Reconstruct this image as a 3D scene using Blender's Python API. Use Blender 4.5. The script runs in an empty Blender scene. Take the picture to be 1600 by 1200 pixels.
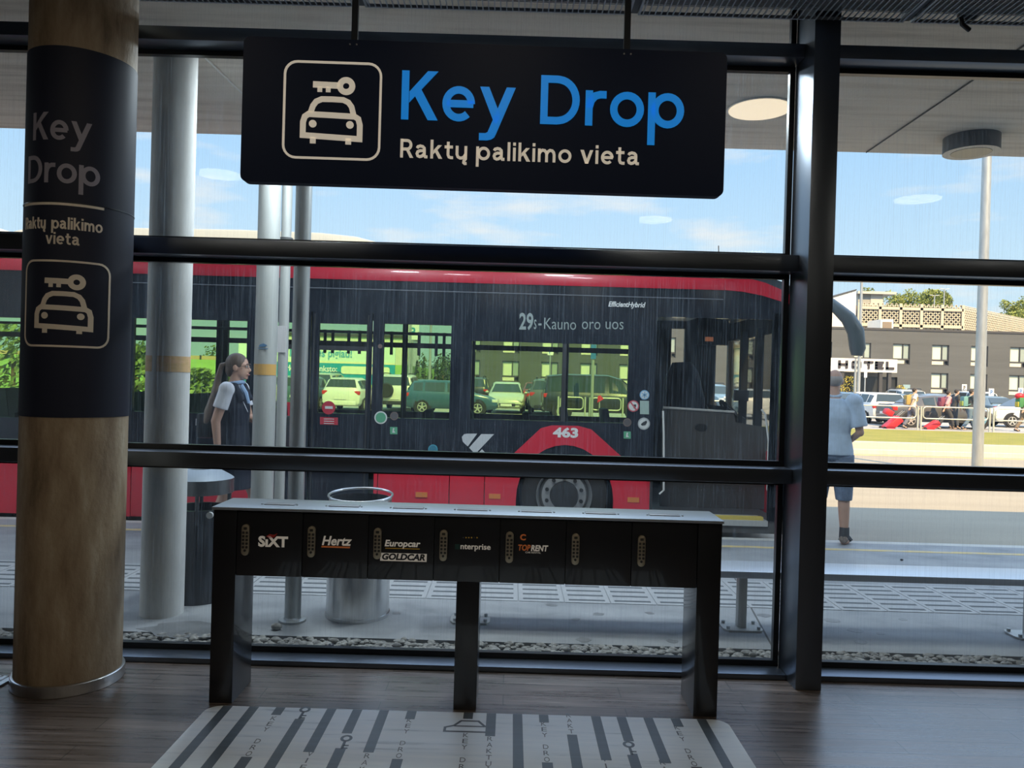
import bpy, bmesh, math, random
from mathutils import Vector, Matrix
R = random.Random(7)
PI = math.pi
sc = bpy.context.scene
COL = sc.collection
V = Vector
# ------------------------------------------------------------------ camera
CAM = V((0, 0, 1.6)); ROLL = math.radians(1.62); PITCH = math.radians(-0.3); FPX = 1200.0
FW = V((0, math.cos(PITCH), math.sin(PITCH))); UP0 = V((0, -math.sin(PITCH), math.cos(PITCH)))
RT = math.cos(ROLL) * V((1, 0, 0)) + math.sin(ROLL) * UP0
UP = -math.sin(ROLL) * V((1, 0, 0)) + math.cos(ROLL) * UP0
cd = bpy.data.cameras.new('camera'); cam = bpy.data.objects.new('camera', cd); COL.objects.link(cam)
cd.sensor_width = 36; cd.lens = 36 * FPX / 1600; cd.clip_start = 0.05; cd.clip_end = 800
M4 = Matrix.Identity(4)
for i in range(3):
    M4[i][0] = RT[i]; M4[i][1] = UP[i]; M4[i][2] = -FW[i]; M4[i][3] = CAM[i]
cam.matrix_world = M4
sc.camera = cam
def ray(px, py): return FW + (px - 800) / FPX * RT + (600 - py) / FPX * UP
def P(px, py, Y):
    d = ray(px, py); return CAM + d * (Y / d.y)
def G(px, py, z=0.0):
    d = ray(px, py); return CAM + d * ((z - CAM.z) / d.z)
# ------------------------------------------------------------------ view, sky, sun
sc.view_settings.view_transform = 'Standard'; sc.view_settings.look = 'None'
sc.view_settings.gamma = 1; sc.view_settings.use_curve_mapping = False
sc.view_settings.exposure = 0.0
sc.cycles.transparent_max_bounces = 32
sc.cycles.max_bounces = 10; sc.cycles.diffuse_bounces = 5; sc.cycles.caustics_reflective = False
w = bpy.data.worlds.new('sky'); sc.world = w; w.use_nodes = True
nt = w.node_tree; nt.nodes.clear()
def N(t, **k):
    n = nt.nodes.new(t)
    for a, b in k.items(): setattr(n, a, b)
    return n
def Lk(a, b): nt.links.new(a, b)
def ramp(n, stops):
    e = n.color_ramp.elements
    while len(e) > 1: e.remove(e[0])
    e[0].position = stops[0][0]; e[0].color = stops[0][1]
    for p, c in stops[1:]:
        x = e.new(p); x.color = c
tc = N('ShaderNodeTexCoord'); sx = N('ShaderNodeSeparateXYZ'); Lk(tc.outputs['Generated'], sx.inputs[0])
rp = N('ShaderNodeValToRGB')
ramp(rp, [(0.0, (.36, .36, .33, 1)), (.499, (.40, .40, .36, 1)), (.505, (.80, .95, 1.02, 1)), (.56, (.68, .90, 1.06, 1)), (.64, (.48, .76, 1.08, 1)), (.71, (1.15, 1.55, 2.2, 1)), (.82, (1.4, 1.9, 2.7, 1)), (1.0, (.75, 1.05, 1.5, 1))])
mr = N('ShaderNodeMapRange'); mr.inputs[1].default_value = -1; mr.inputs[2].default_value = 1
Lk(sx.outputs[2], mr.inputs[0]); Lk(mr.outputs[0], rp.inputs[0])
mp = N('ShaderNodeMapping'); mp.inputs['Scale'].default_value = (2.2, 2.2, 9.0); mp.inputs['Location'].default_value = (1.3, .4, .2)
Lk(tc.outputs['Generated'], mp.inputs[0])
nz = N('ShaderNodeTexNoise'); nz.inputs['Scale'].default_value = 2.6; nz.inputs['Detail'].default_value = 7; nz.inputs['Roughness'].default_value = .55
Lk(mp.outputs[0], nz.inputs['Vector'])
cr = N('ShaderNodeValToRGB'); ramp(cr, [(.53, (0, 0, 0, 1)), (.70, (1, 1, 1, 1))]); Lk(nz.outputs[0], cr.inputs[0])
gt = N('ShaderNodeMath', operation='GREATER_THAN'); gt.inputs[1].default_value = 0.0; Lk(sx.outputs[2], gt.inputs[0])
cm = N('ShaderNodeMath', operation='MULTIPLY'); Lk(cr.outputs[0], cm.inputs[0]); Lk(gt.outputs[0], cm.inputs[1])
cm2 = N('ShaderNodeMath', operation='MULTIPLY'); Lk(cm.outputs[0], cm2.inputs[0]); cm2.inputs[1].default_value = .7
mx = N('ShaderNodeMixRGB'); Lk(cm2.outputs[0], mx.inputs[0]); Lk(rp.outputs[0], mx.inputs[1]); mx.inputs[2].default_value = (1.0, .99, .96, 1)
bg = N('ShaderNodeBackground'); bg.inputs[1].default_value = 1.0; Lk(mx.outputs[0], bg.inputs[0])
wo = N('ShaderNodeOutputWorld'); Lk(bg.outputs[0], wo.inputs[0])
SUN_EL = math.radians(46.5)
sl = bpy.data.lights.new('sun', 'SUN'); sl.energy = 9.8; sl.angle = .009; sl.color = (1, .70, .35)
so = bpy.data.objects.new('sun', sl); COL.objects.link(so)
so.rotation_euler = V((-.22, math.cos(SUN_EL), -math.sin(SUN_EL))).to_track_quat('-Z', 'Y').to_euler(); so.location = (0, -20, 30)
# ------------------------------------------------------------------ materials
MATS = {}
def mat(name, c, rough=.6, metal=0, var=0, vscale=(4, 4, 4), bump=0, bscale=None, spec=.5, emit=None, es=0, coat=0, stops=None, trans=0, detail=6):
    if name in MATS: return MATS[name]
    m = bpy.data.materials.new(name); m.use_nodes = True; MATS[name] = m
    t = m.node_tree; b = t.nodes['Principled BSDF']
    b.inputs['Base Color'].default_value = (*c, 1); b.inputs['Roughness'].default_value = rough; b.inputs['Metallic'].default_value = metal
    b.inputs['Specular IOR Level'].default_value = spec; b.inputs['Coat Weight'].default_value = coat
    if emit: b.inputs['Emission Color'].default_value = (*emit, 1); b.inputs['Emission Strength'].default_value = es
    if var or bump:
        co = t.nodes.new('ShaderNodeTexCoord'); ma = t.nodes.new('ShaderNodeMapping'); ma.inputs['Scale'].default_value = vscale
        t.links.new(co.outputs['Object'], ma.inputs[0])
        n = t.nodes.new('ShaderNodeTexNoise'); n.inputs['Scale'].default_value = 1; n.inputs['Detail'].default_value = detail; n.inputs['Roughness'].default_value = .6
        t.links.new(ma.outputs[0], n.inputs['Vector'])
        if var:
            r = t.nodes.new('ShaderNodeValToRGB')
            lo = [x * (1 - var) for x in c]; hi = [min(1, x * (1 + var)) for x in c]
            e = r.color_ramp.elements; e[0].position = .3; e[1].position = .7
            e[0].color = (*lo, 1); e[1].color = (*hi, 1)
            if stops:
                while len(e) > 1: e.remove(e[0])
                e[0].position = stops[0][0]; e[0].color = (*stops[0][1], 1)
                for p_, c_ in stops[1:]:
                    q = e.new(p_); q.color = (*c_, 1)
            t.links.new(n.outputs[0], r.inputs[0]); t.links.new(r.outputs[0], b.inputs['Base Color'])
        if bump:
            src = n
            if bscale:
                ma2 = t.nodes.new('ShaderNodeMapping'); ma2.inputs['Scale'].default_value = bscale
                t.links.new(co.outputs['Object'], ma2.inputs[0])
                src = t.nodes.new('ShaderNodeTexNoise'); src.inputs['Scale'].default_value = 1; src.inputs['Detail'].default_value = 4
                t.links.new(ma2.outputs[0], src.inputs['Vector'])
            bu = t.nodes.new('ShaderNodeBump'); bu.inputs['Strength'].default_value = bump; bu.inputs['Distance'].default_value = .01
            t.links.new(src.outputs[0], bu.inputs['Height']); t.links.new(bu.outputs[0], b.inputs['Normal'])
    return m
def glass(name, tint, refl=1.0, dust_haze=0.0, dust_haze_col=(.8, .82, .85)):
    if name in MATS: return MATS[name]
    m = bpy.data.materials.new(name); m.use_nodes = True; MATS[name] = m
    t = m.node_tree; t.nodes.clear(); n = t.nodes.new
    tr = n('ShaderNodeBsdfTransparent'); tr.inputs[0].default_value = (*tint, 1)
    gl = n('ShaderNodeBsdfGlossy'); gl.inputs['Roughness'].default_value = 0.02
    fr = n('ShaderNodeFresnel'); fr.inputs[0].default_value = 1.35
    k = n('ShaderNodeMath'); k.operation = 'MULTIPLY'; k.inputs[1].default_value = refl
    t.links.new(fr.outputs[0], k.inputs[0])
    mix = n('ShaderNodeMixShader'); t.links.new(k.outputs[0], mix.inputs[0]); t.links.new(tr.outputs[0], mix.inputs[1]); t.links.new(gl.outputs[0], mix.inputs[2])
    out = n('ShaderNodeOutputMaterial'); last = mix
    if dust_haze:
        co = n('ShaderNodeTexCoord')
        fac = None
        for scl, lo, hi in (((150, 150, 2.2), .50, .66), ((7, 7, 4), .2, 1.1), ((260, 260, 22), .5, .8)):
            ma = n('ShaderNodeMapping'); ma.inputs['Scale'].default_value = scl; t.links.new(co.outputs['Object'], ma.inputs[0])
            z = n('ShaderNodeTexNoise'); z.inputs['Scale'].default_value = 1; z.inputs['Detail'].default_value = 5; t.links.new(ma.outputs[0], z.inputs['Vector'])
            q = n('ShaderNodeMapRange'); q.inputs[1].default_value = lo; q.inputs[2].default_value = hi; t.links.new(z.outputs[0], q.inputs[0])
            if fac is None: fac = q.outputs[0]
            else:
                a = n('ShaderNodeMath'); a.operation = 'ADD'; t.links.new(fac, a.inputs[0]); t.links.new(q.outputs[0], a.inputs[1]); fac = a.outputs[0]
        a = n('ShaderNodeMath'); a.operation = 'MULTIPLY'; a.inputs[1].default_value = dust_haze; t.links.new(fac, a.inputs[0])
        df = n('ShaderNodeBsdfDiffuse'); df.inputs[0].default_value = (*dust_haze_col, 1)
        tl = n('ShaderNodeBsdfTranslucent'); tl.inputs[0].default_value = (*dust_haze_col, 1)
        ad = n('ShaderNodeMixShader'); ad.inputs[0].default_value = .5; t.links.new(df.outputs[0], ad.inputs[1]); t.links.new(tl.outputs[0], ad.inputs[2])
        m2 = n('ShaderNodeMixShader'); t.links.new(a.outputs[0], m2.inputs[0]); t.links.new(mix.outputs[0], m2.inputs[1]); t.links.new(ad.outputs[0], m2.inputs[2]); last = m2
    t.links.new(last.outputs[0], out.inputs[0])
    return m
# ------------------------------------------------------------------ objects
ORG = {}
def tag(o, label=None, cat=None, group=None, kind=None):
    if label: o['label'] = label
    if cat: o['category'] = cat
    if group: o['group'] = group
    if kind: o['kind'] = kind
    return o
def thing(name, label, cat, loc=(0, 0, 0), group=None, kind=None):
    o = bpy.data.objects.new(name, None); COL.objects.link(o); o.location = V(loc); o.empty_display_size = .1
    ORG[o] = V(loc); return tag(o, label, cat, group, kind)
def copy_tree(o, parent=None):
    c = o.copy(); COL.objects.link(c); c.parent = parent
    for ch in list(o.children): copy_tree(ch, c)
    return c
def flat(O, U, W, n):
    O, U, W, n = V(O), V(U), V(W), V(n)
    return lambda u, v, d: O + U * u + W * v + n * d
def wallfr(O): return flat(O, (1, 0, 0), (0, 0, 1), (0, -1, 0))     # a plane seen from the room
class MB:
    def __init__(s): s.v = []; s.f = []
    def add(s, vs, fs):
        k = len(s.v); s.v += [V(x) for x in vs]; s.f += [[i + k for i in f] for f in fs]; return s
    def box(s, x0, x1, y0, y1, z0, z1):
        return s.add([(x, y, z) for x in (x0, x1) for y in (y0, y1) for z in (z0, z1)],
                     [(0, 1, 3, 2), (4, 6, 7, 5), (0, 4, 5, 1), (2, 3, 7, 6), (0, 2, 6, 4), (1, 5, 7, 3)])
    def obox(s, c, size, mtx=None):
        k = len(s.v); a, b, d = [x / 2 for x in size]
        s.box(-a, a, -b, b, -d, d); c = V(c)
        for i in range(k, len(s.v)): s.v[i] = ((mtx @ s.v[i]) if mtx else s.v[i]) + c
        return s
    def prism(s, poly, fr, d0, d1):
        n = len(poly)
        return s.add([fr(u, v, d0) for u, v in poly] + [fr(u, v, d1) for u, v in poly],
                     [tuple(range(n))[::-1], tuple(range(n, 2 * n))] + [(i, (i + 1) % n, n + (i + 1) % n, n + i) for i in range(n)])
    def tube(s, pts, r, n=10, cap=True, closed=False):
        pts = [V(p) for p in pts]; m = len(pts)
        rr = r if isinstance(r, (list, tuple)) else [r] * m
        rr = [x if isinstance(x, (list, tuple)) else (x, x) for x in rr]
        k = len(s.v); up = None
        for i, p in enumerate(pts):
            t = (pts[(i + 1) % m] - pts[i - 1]) if (closed or 0 < i < m - 1) else (pts[1] - pts[0] if i == 0 else pts[-1] - pts[-2])
            t.normalize()
            if up is None: up = V((0, 1, 0)) if abs(t.y) < .9 else V((1, 0, 0))
            a = up - t * up.dot(t)
            if a.length < 1e-4: a = V((1, 0, 0)) - t * t.x
            a.normalize(); up = a; b = t.cross(a)
            for j in range(n):
                q = 2 * PI * j / n; s.v.append(p + b * (math.cos(q) * rr[i][0]) + a * (math.sin(q) * rr[i][1]))
        for i in range(m if closed else m - 1):
            for j in range(n):
                A = k + i * n; B = k + ((i + 1) % m) * n
                s.f.append([A + j, A + (j + 1) % n, B + (j + 1) % n, B + j])
        if cap and not closed:
            s.f.append([k + j for j in range(n)][::-1]); s.f.append([k + (m - 1) * n + j for j in range(n)])
        return s
    def cyl(s, p0, p1, r0, r1=None, n=20): return s.tube([p0, p1], [r0, r0 if r1 is None else r1], n)
    def lathe(s, prof, c, axis='z', n=32):
        c = V(c); k = len(s.v); m = len(prof)
        for r_, h in prof:
            for j in range(n):
                q = 2 * PI * j / n; a, b = r_ * math.cos(q), r_ * math.sin(q)
                s.v.append(c + (V((a, b, h)) if axis == 'z' else V((a, h, b)) if axis == 'y' else V((h, a, b))))
        for i in range(m - 1):
            for j in range(n): s.f.append([k + i * n + j, k + i * n + (j + 1) % n, k + (i + 1) * n + (j + 1) % n, k + (i + 1) * n + j])
        return s
    def disc(s, c, r, nrm=(0, -1, 0), th=.002, n=28):
        c = V(c); nrm = V(nrm).normalized(); return s.cyl(c, c + nrm * th, r, n=n)
    def ell(s, c, r, n=14, m=9):
        c = V(c); k = len(s.v)
        for i in range(m + 1):
            t = PI * (i + .001 if i == 0 else i - .001 if i == m else i) / m
            for j in range(n):
                q = 2 * PI * j / n; s.v.append(c + V((r[0] * math.sin(t) * math.cos(q), r[1] * math.sin(t) * math.sin(q), r[2] * math.cos(t))))
        for i in range(m):
            for j in range(n): s.f.append([k + i * n + j, k + (i + 1) * n + j, k + (i + 1) * n + (j + 1) % n, k + i * n + (j + 1) % n])
        s.f.append([k + j for j in range(n)]); s.f.append([k + m * n + j for j in range(n)][::-1])
        return s
    def ribbon(s, pts, wd, fr, d0, d1, closed=False, seg=.03):
        p = [V((a, b)) for a, b in pts]; q = []
        p = [x for i, x in enumerate(p) if i == 0 or (x - p[i - 1]).length > 1e-6]
        m = len(p)
        for i in range(m if closed else m - 1):
            a, b = p[i], p[(i + 1) % m]; L = (b - a).length; c = max(1, int(L / seg + .5))
            for j in range(c): q.append(a.lerp(b, j / c))
        if not closed: q.append(p[-1])
        m = len(q); A = []; B = []
        for i in range(m):
            t0 = q[i] - q[i - 1] if (i > 0 or closed) else q[1] - q[0]
            t1 = q[(i + 1) % m] - q[i] if (i < m - 1 or closed) else q[-1] - q[-2]
            t0 = t0.normalized(); t1 = t1.normalized(); t = (t0 + t1)
            if t.length < 1e-5: t = t0
            t.normalize(); n_ = V((-t.y, t.x)); k = wd / 2 / max(.45, t.dot(t1))
            A.append(q[i] + n_ * k); B.append(q[i] - n_ * k)
        k = len(s.v)
        for i in range(m):
            for pt, d in ((A[i], d1), (B[i], d1), (B[i], d0), (A[i], d0)): s.v.append(fr(pt.x, pt.y, d))
        for i in range(m if closed else m - 1):
            a = k + 4 * i; b = k + 4 * ((i + 1) % m)
            for e in range(3): s.f.append([a + e, a + e + 1, b + e + 1, b + e])
            s.f.append([a + 3, a, b, b + 3])
        if not closed: s.f.append([k, k + 1, k + 2, k + 3]); s.f.append([k + 4 * m - 4 + e for e in range(4)])
        return s
    def text(s, body, fr, x0, x1, y0, h=None, d=.001, bold=0, shear=0):
        vs, fs = text_mesh(body, bold, shear)
        ax = min(v.x for v in vs); bx_ = max(v.x for v in vs); kx = (x1 - x0) / (bx_ - ax)
        ky = kx if h is None else h / CAPH
        return s.add([fr(x0 + (v.x - ax) * kx, y0 + v.y * ky, d) for v in vs], fs)
    def holes(s, x0, x1, z0, z1, y0, y1, hs):
        xs = sorted({x0, x1, *[min(max(a, x0), x1) for h in hs for a in h[:2]]}); zs = sorted({z0, z1, *[min(max(a, z0), z1) for h in hs for a in h[2:]]})
        for a, b in zip(xs, xs[1:]):
            run = None
            for c, d in zip(zs, zs[1:]):
                mx_, mz = (a + b) / 2, (c + d) / 2
                inh = any(h[0] < mx_ < h[1] and h[2] < mz < h[3] for h in hs)
                if not inh:
                    if run and abs(run[1] - c) < 1e-9: run[1] = d
                    else:
                        if run: s.box(a, b, y0, y1, *run)
                        run = [c, d]
            if run: s.box(a, b, y0, y1, *run)
        return s
    def build(s, name, m, parent=None, smooth=False, bevel=0, at=None, voxel=0, relax=4, subs=0):
        if at is not None: o_ = V(at)
        elif parent is not None: o_ = ORG[parent]
        else:
            o_ = V(((min(v.x for v in s.v) + max(v.x for v in s.v)) / 2, (min(v.y for v in s.v) + max(v.y for v in s.v)) / 2, min(v.z for v in s.v)))
        me = bpy.data.meshes.new(name); me.from_pydata([v - o_ for v in s.v], [], s.f); me.update()
        bm = bmesh.new(); bm.from_mesh(me); bmesh.ops.recalc_face_normals(bm, faces=bm.faces)
        if bevel: bmesh.ops.bevel(bm, geom=[e for e in bm.edges if len(e.link_faces) == 2 and e.calc_face_angle(0) > .6], offset=bevel, segments=2, affect='EDGES', profile=.6)
        bm.to_mesh(me); bm.free()
        if voxel:
            tmp = bpy.data.objects.new('tmp', me); COL.objects.link(tmp)
            md = tmp.modifiers.new('r', 'REMESH'); md.mode = 'VOXEL'; md.voxel_size = voxel
            if relax: ms = tmp.modifiers.new('s', 'SMOOTH'); ms.iterations = relax; ms.factor = .5
            dg = bpy.context.evaluated_depsgraph_get(); new = bpy.data.meshes.new_from_object(tmp.evaluated_get(dg))
            bpy.data.objects.remove(tmp); bpy.data.meshes.remove(me); me = new; me.name = name; smooth = True
        me.materials.clear(); me.materials.append(m)
        if smooth or bevel:
            me.polygons.foreach_set('use_smooth', [True] * len(me.polygons))
            if not voxel: me.set_sharp_from_angle(angle=math.radians(40))
        o = bpy.data.objects.new(name, me); COL.objects.link(o)
        if parent is not None: o.parent = parent; ORG[o] = ORG[parent]
        else: o.location = o_; ORG[o] = o_
        return o
TXT = {}
CAPH = .682
def text_mesh(body, bold, shear):
    k = (body, bold, shear)
    if k not in TXT:
        c = bpy.data.curves.new('t', 'FONT'); c.body = body; c.size = 1; c.offset = bold; c.shear = shear; c.resolution_u = 3
        o = bpy.data.objects.new('t', c); COL.objects.link(o)
        me = bpy.data.meshes.new_from_object(o.evaluated_get(bpy.context.evaluated_depsgraph_get()))
        TXT[k] = ([v.co.copy() for v in me.vertices], [list(p.vertices) for p in me.polygons])
        bpy.data.objects.remove(o); bpy.data.curves.remove(c); bpy.data.meshes.remove(me)
    return TXT[k]
# stroke letters of the key drop signs: cap height 1
def arc(cx, cy, rx, ry, a0, a1, n=14): return [(cx + rx * math.cos(math.radians(a0 + (a1 - a0) * i / n)), cy + ry * math.sin(math.radians(a0 + (a1 - a0) * i / n))) for i in range(n + 1)]
W_ = .15; h_ = W_ / 2
GL = {
 'K': (.74, [('s', [(h_, 0), (h_, 1)]), ('p', [(.16, .35), (.16, .57), (.53, 1), (.74, 1)]), ('p', [(.27, .49), (.395, .635), (.75, 0), (.545, 0)])]),
 'e': (.68, [('s', arc(.34, .355, .26, .285, 0, 314, 26)), ('s', [(.1, .355), (.64, .355)])]),
 'y': (.73, [('p', [(0, .72), (.185, .72), (.43, .14), (.35, -.04), (.29, .02)]), ('p', [(.545, .72), (.73, .72), (.352, -.23), (.175, -.205)]), ('p', [(.175, -.205), (.352, -.23), (.315, -.31), (.25, -.355), (.17, -.375), (0, -.375), (0, -.23), (.13, -.23)])]),
 'D': (.80, [('c', [(h_, h_), (.34, h_)] + arc(.36, .5, .37, .42, -85, 85, 16) + [(.34, 1 - h_), (h_, 1 - h_)])]),
 'r': (.43, [('s', [(h_, 0), (h_, .72)]), ('s', [(h_, .36), (.12, .52), (.2, .61), (.3, .64), (.43, .64)])]),
 'o': (.71, [('c', arc(.355, .355, .275, .285, 0, 360, 28)[:-1])]),
 'p': (.75, [('s', [(h_, -.36), (h_, .72)]), ('c', arc(.405, .355, .265, .285, 0, 360, 28)[:-1])]),
 'R': (.68, [('s', [(h_, 0), (h_, 1)]), ('s', [(h_, .92), (.36, .92)] + arc(.36, .69, .2, .23, 90, -90, 10) + [(h_, .46)]), ('p', [(.3, .42), (.47, .42), (.70, 0), (.51, 0)])]),
 'a': (.66, [('s', [(.08, .53), (.13, .61), (.25, .65), (.38, .62), (.46, .54), (.47, .44), (.47, .15), (.52, .075), (.64, .075)]), ('s', [(.47, .40), (.25, .40), (.12, .34), (.08, .23), (.12, .12), (.22, .075), (.33, .10), (.47, .23)])]),
 'k': (.62, [('s', [(h_, 0), (h_, 1)]), ('p', [(.16, .24), (.16, .43), (.40, .72), (.60, .72)]), ('p', [(.24, .36), (.36, .48), (.64, 0), (.44, 0)])]),
 't': (.46, [('s', [(.19, .92), (.19, .22), (.24, .11), (.33, .075), (.46, .075)]), ('s', [(0, .645), (.44, .645)])]),
 'u': (.62, [('s', [(h_, .72), (h_, .26), (.13, .13), (.24, .07), (.36, .08), (.46, .15), (.54, .3)]), ('s', [(.54, .72), (.54, 0)]), ('s', [(.53, .03), (.45, -.08), (.44, -.17), (.5, -.22), (.60, -.21)])]),
 'l': (.16, [('s', [(h_, 0), (h_, 1)])]),
 'i': (.16, [('s', [(h_, 0), (h_, .72)]), ('s', [(h_, .83), (h_, .99)])]),
 'm': (.96, [('s', [(h_, 0), (h_, .72)]), ('s', [(h_, .42), (.13, .56), (.24, .64), (.36, .62), (.44, .53), (.47, .40), (.47, 0)]), ('s', [(.47, .42), (.53, .56), (.64, .64), (.76, .62), (.84, .53), (.87, .40), (.87, 0)])]),
 'v': (.68, [('p', [(0, .72), (.18, .72), (.43, 0), (.26, 0)]), ('p', [(.51, .72), (.68, .72), (.43, 0), (.26, 0)])]),
}
def slices(poly, step):                  # cut a polygon into upright strips so that it can follow a round column
    def clip(p, k, sgn):
        out = []
        for i in range(len(p)):
            a, b = p[i - 1], p[i]; da, db = sgn * (a[0] - k), sgn * (b[0] - k)
            if (da >= 0) != (db >= 0): t = da / (da - db); out.append((a[0] + t * (b[0] - a[0]), a[1] + t * (b[1] - a[1])))
            if db >= 0: out.append(b)
        return out
    x0, x1 = min(p[0] for p in poly), max(p[0] for p in poly); n = max(1, int((x1 - x0) / step)); res = []
    for i in range(n):
        q = clip(clip(poly, x0 + (x1 - x0) * i / n, 1), x0 + (x1 - x0) * (i + 1) / n, -1)
        if len(q) > 2: res.append(q)
    return res
def stroke_text(mb, txt, fr, x, y, cap, d0, d1, gap=.10, starts=None, width=None, step=9, seg=.05):
    adv = 0; pos = []
    for i, ch in enumerate(txt):
        if ch == ' ': adv += .34; pos.append(0); continue
        pos.append(adv if starts is None else starts[i]); adv += GL[ch][0] + gap
    adv -= gap; kx = cap if width is None else width / adv
    for i, ch in enumerate(txt):
        if ch == ' ': continue
        for kind, pts in GL[ch][1]:
            q = [(x + (pos[i] + a) * kx, y + b * cap) for a, b in pts]
            if kind == 'p':
                for s_ in slices(q, step): mb.prism(s_, fr, d0, d1)
            else: mb.ribbon(q, W_ * cap, fr, d0, d1, closed=kind == 'c', seg=seg)
    return adv * kx
def rrect(x0, x1, y0, y1, r, n=6):
    out = []
    for cx, cy, a in ((x1 - r, y0 + r, -90), (x1 - r, y1 - r, 0), (x0 + r, y1 - r, 90), (x0 + r, y0 + r, 180)): out += arc(cx, cy, r, r, a, a + 90, n)
    return out
def pictogram(fr, x, y, S, d0, d1, seg=.03):          # key over a car, lower left corner x, y, side S
    def q(L): return [(x + (a - 262) / 560 * S, y + (795 - b) / 575 * S) for a, b in L]
    k = S / 560
    key = MB(); key.ribbon(q(arc(620, 358, 36, 36, 0, 360, 24)[:-1]), 34 * k, fr, d0, d1, closed=True, seg=seg)
    key.ribbon(q([(427, 354), (585, 357)]), 36 * k, fr, d0, d1, seg=seg)
    for a in (467, 516): key.ribbon(q([(a, 365), (a, 398)]), 27 * k, fr, d0, d1, seg=seg)
    car = MB(); car.ribbon(q([(416, 525), (430, 482), (448, 456), (480, 441), (540, 440), (606, 442), (636, 456), (655, 482), (668, 532)]), 32 * k, fr, d0, d1, seg=seg)
    car.ribbon(q([(374, 660), (374, 580), (384, 548), (404, 533), (540, 536), (675, 540), (696, 553), (706, 590), (706, 674)]), 33 * k, fr, d0, d1, closed=True, seg=seg)
    for a in (431, 648): car.ribbon(q(arc(a, 590, 11, 11, 0, 360, 14)[:-1]), 22 * k, fr, d0, d1, closed=True, seg=seg)
    for a in (434, 641): car.ribbon(q([(a, 670), (a, 708)]), 33 * k, fr, d0, d1, seg=seg)
    frame = MB(); frame.ribbon(rrect(x, x + S, y, y + S, .13 * S), .024 * S, fr, d0, d1, closed=True, seg=seg)
    return key, car, frame
# ------------------------------------------------------------------ palette
BLACK = mat('black_anodised', (.012, .015, .02), .28, .0, spec=.6)
FRAME = mat('frame_metal', (.15, .175, .215), .32, .9)
CREAM = mat('cream_vinyl', (.80, .74, .64), .6)
WHITE = mat('white_paint', (.80, .80, .78), .5)
STEEL = mat('brushed_steel', (.62, .62, .62), .28, 1.0, var=.06, vscale=(60, 60, 2))
GALV = mat('galvanised_steel', (.42, .44, .44), .42, .55, var=.14, vscale=(14, 14, 3), bump=.05)
CONC_IN = mat('tan_concrete', (.34, .27, .185), .66, 0, var=.4, vscale=(9, 9, 2.2), bump=.35, bscale=(45, 45, 30), detail=9, stops=[(.28, (.13, .09, .052)), (.45, (.29, .215, .14)), (.58, (.38, .30, .205)), (.74, (.50, .43, .33))])
CONC = mat('grey_concrete', (.62, .62, .60), .75, 0, var=.16, vscale=(6, 6, 2.2), bump=.1)
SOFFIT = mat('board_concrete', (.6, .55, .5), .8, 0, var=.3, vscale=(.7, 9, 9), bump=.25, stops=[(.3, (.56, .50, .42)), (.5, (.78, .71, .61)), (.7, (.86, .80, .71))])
PAVE = mat('pavement_concrete', (.40, .41, .42), .62, 0, var=.12, vscale=(1.3, 2.2, 2), bump=.12, bscale=(60, 60, 60), stops=[(.30, (.15, .16, .17)), (.42, (.235, .245, .255)), (.62, (.31, .32, .33))])
ASPH = mat('pale_asphalt', (.31, .27, .20), .75, 0, var=.1, vscale=(.35, 1.6, 1), bump=.15, bscale=(80, 80, 80))
WOOD = None
def wood_floor():
    m = bpy.data.materials.new('dark_plank_floor'); m.use_nodes = True; t = m.node_tree; b = t.nodes['Principled BSDF']; n = t.nodes.new
    co = n('ShaderNodeTexCoord'); br = n('ShaderNodeTexBrick'); t.links.new(co.outputs['Object'], br.inputs['Vector'])
    br.inputs['Scale'].default_value = 1; br.inputs['Brick Width'].default_value = 1.2; br.inputs['Row Height'].default_value = .13; br.inputs['Mortar Size'].default_value = .0025
    br.inputs['Color1'].default_value = (.10, .078, .068, 1); br.inputs['Color2'].default_value = (.18, .145, .13, 1); br.inputs['Mortar'].default_value = (.03, .025, .022, 1)
    ma = n('ShaderNodeMapping'); ma.inputs['Scale'].default_value = (1.6, 42, 1); t.links.new(co.outputs['Object'], ma.inputs[0])
    z = n('ShaderNodeTexNoise'); z.inputs['Scale'].default_value = 1; z.inputs['Detail'].default_value = 8; z.inputs['Roughness'].default_value = .65; t.links.new(ma.outputs[0], z.inputs['Vector'])
    r = n('ShaderNodeValToRGB'); ramp(r, [(.3, (.35, .33, .32, 1)), (.55, (1, 1, 1, 1)), (.72, (1.9, 1.85, 1.8, 1))]); t.links.new(z.outputs[0], r.inputs[0])
    mu = n('ShaderNodeMixRGB'); mu.blend_type = 'MULTIPLY'; mu.inputs[0].default_value = 1; t.links.new(br.outputs[0], mu.inputs[1]); t.links.new(r.outputs[0], mu.inputs[2]); t.links.new(mu.outputs[0], b.inputs['Base Color'])
    rr = n('ShaderNodeMapRange'); rr.inputs[1].default_value = .3; rr.inputs[2].default_value = .7; rr.inputs[3].default_value = .20; rr.inputs[4].default_value = .42; b.inputs['Specular IOR Level'].default_value = .9; b.inputs['Coat Weight'].default_value = .5; b.inputs['Coat Roughness'].default_value = .25; t.links.new(z.outputs[0], rr.inputs[0]); t.links.new(rr.outputs[0], b.inputs['Roughness'])
    bu = n('ShaderNodeBump'); bu.inputs['Strength'].default_value = .25; bu.inputs['Distance'].default_value = .004; t.links.new(z.outputs[0], bu.inputs['Height']); t.links.new(bu.outputs[0], b.inputs['Normal'])
    return m
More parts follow.
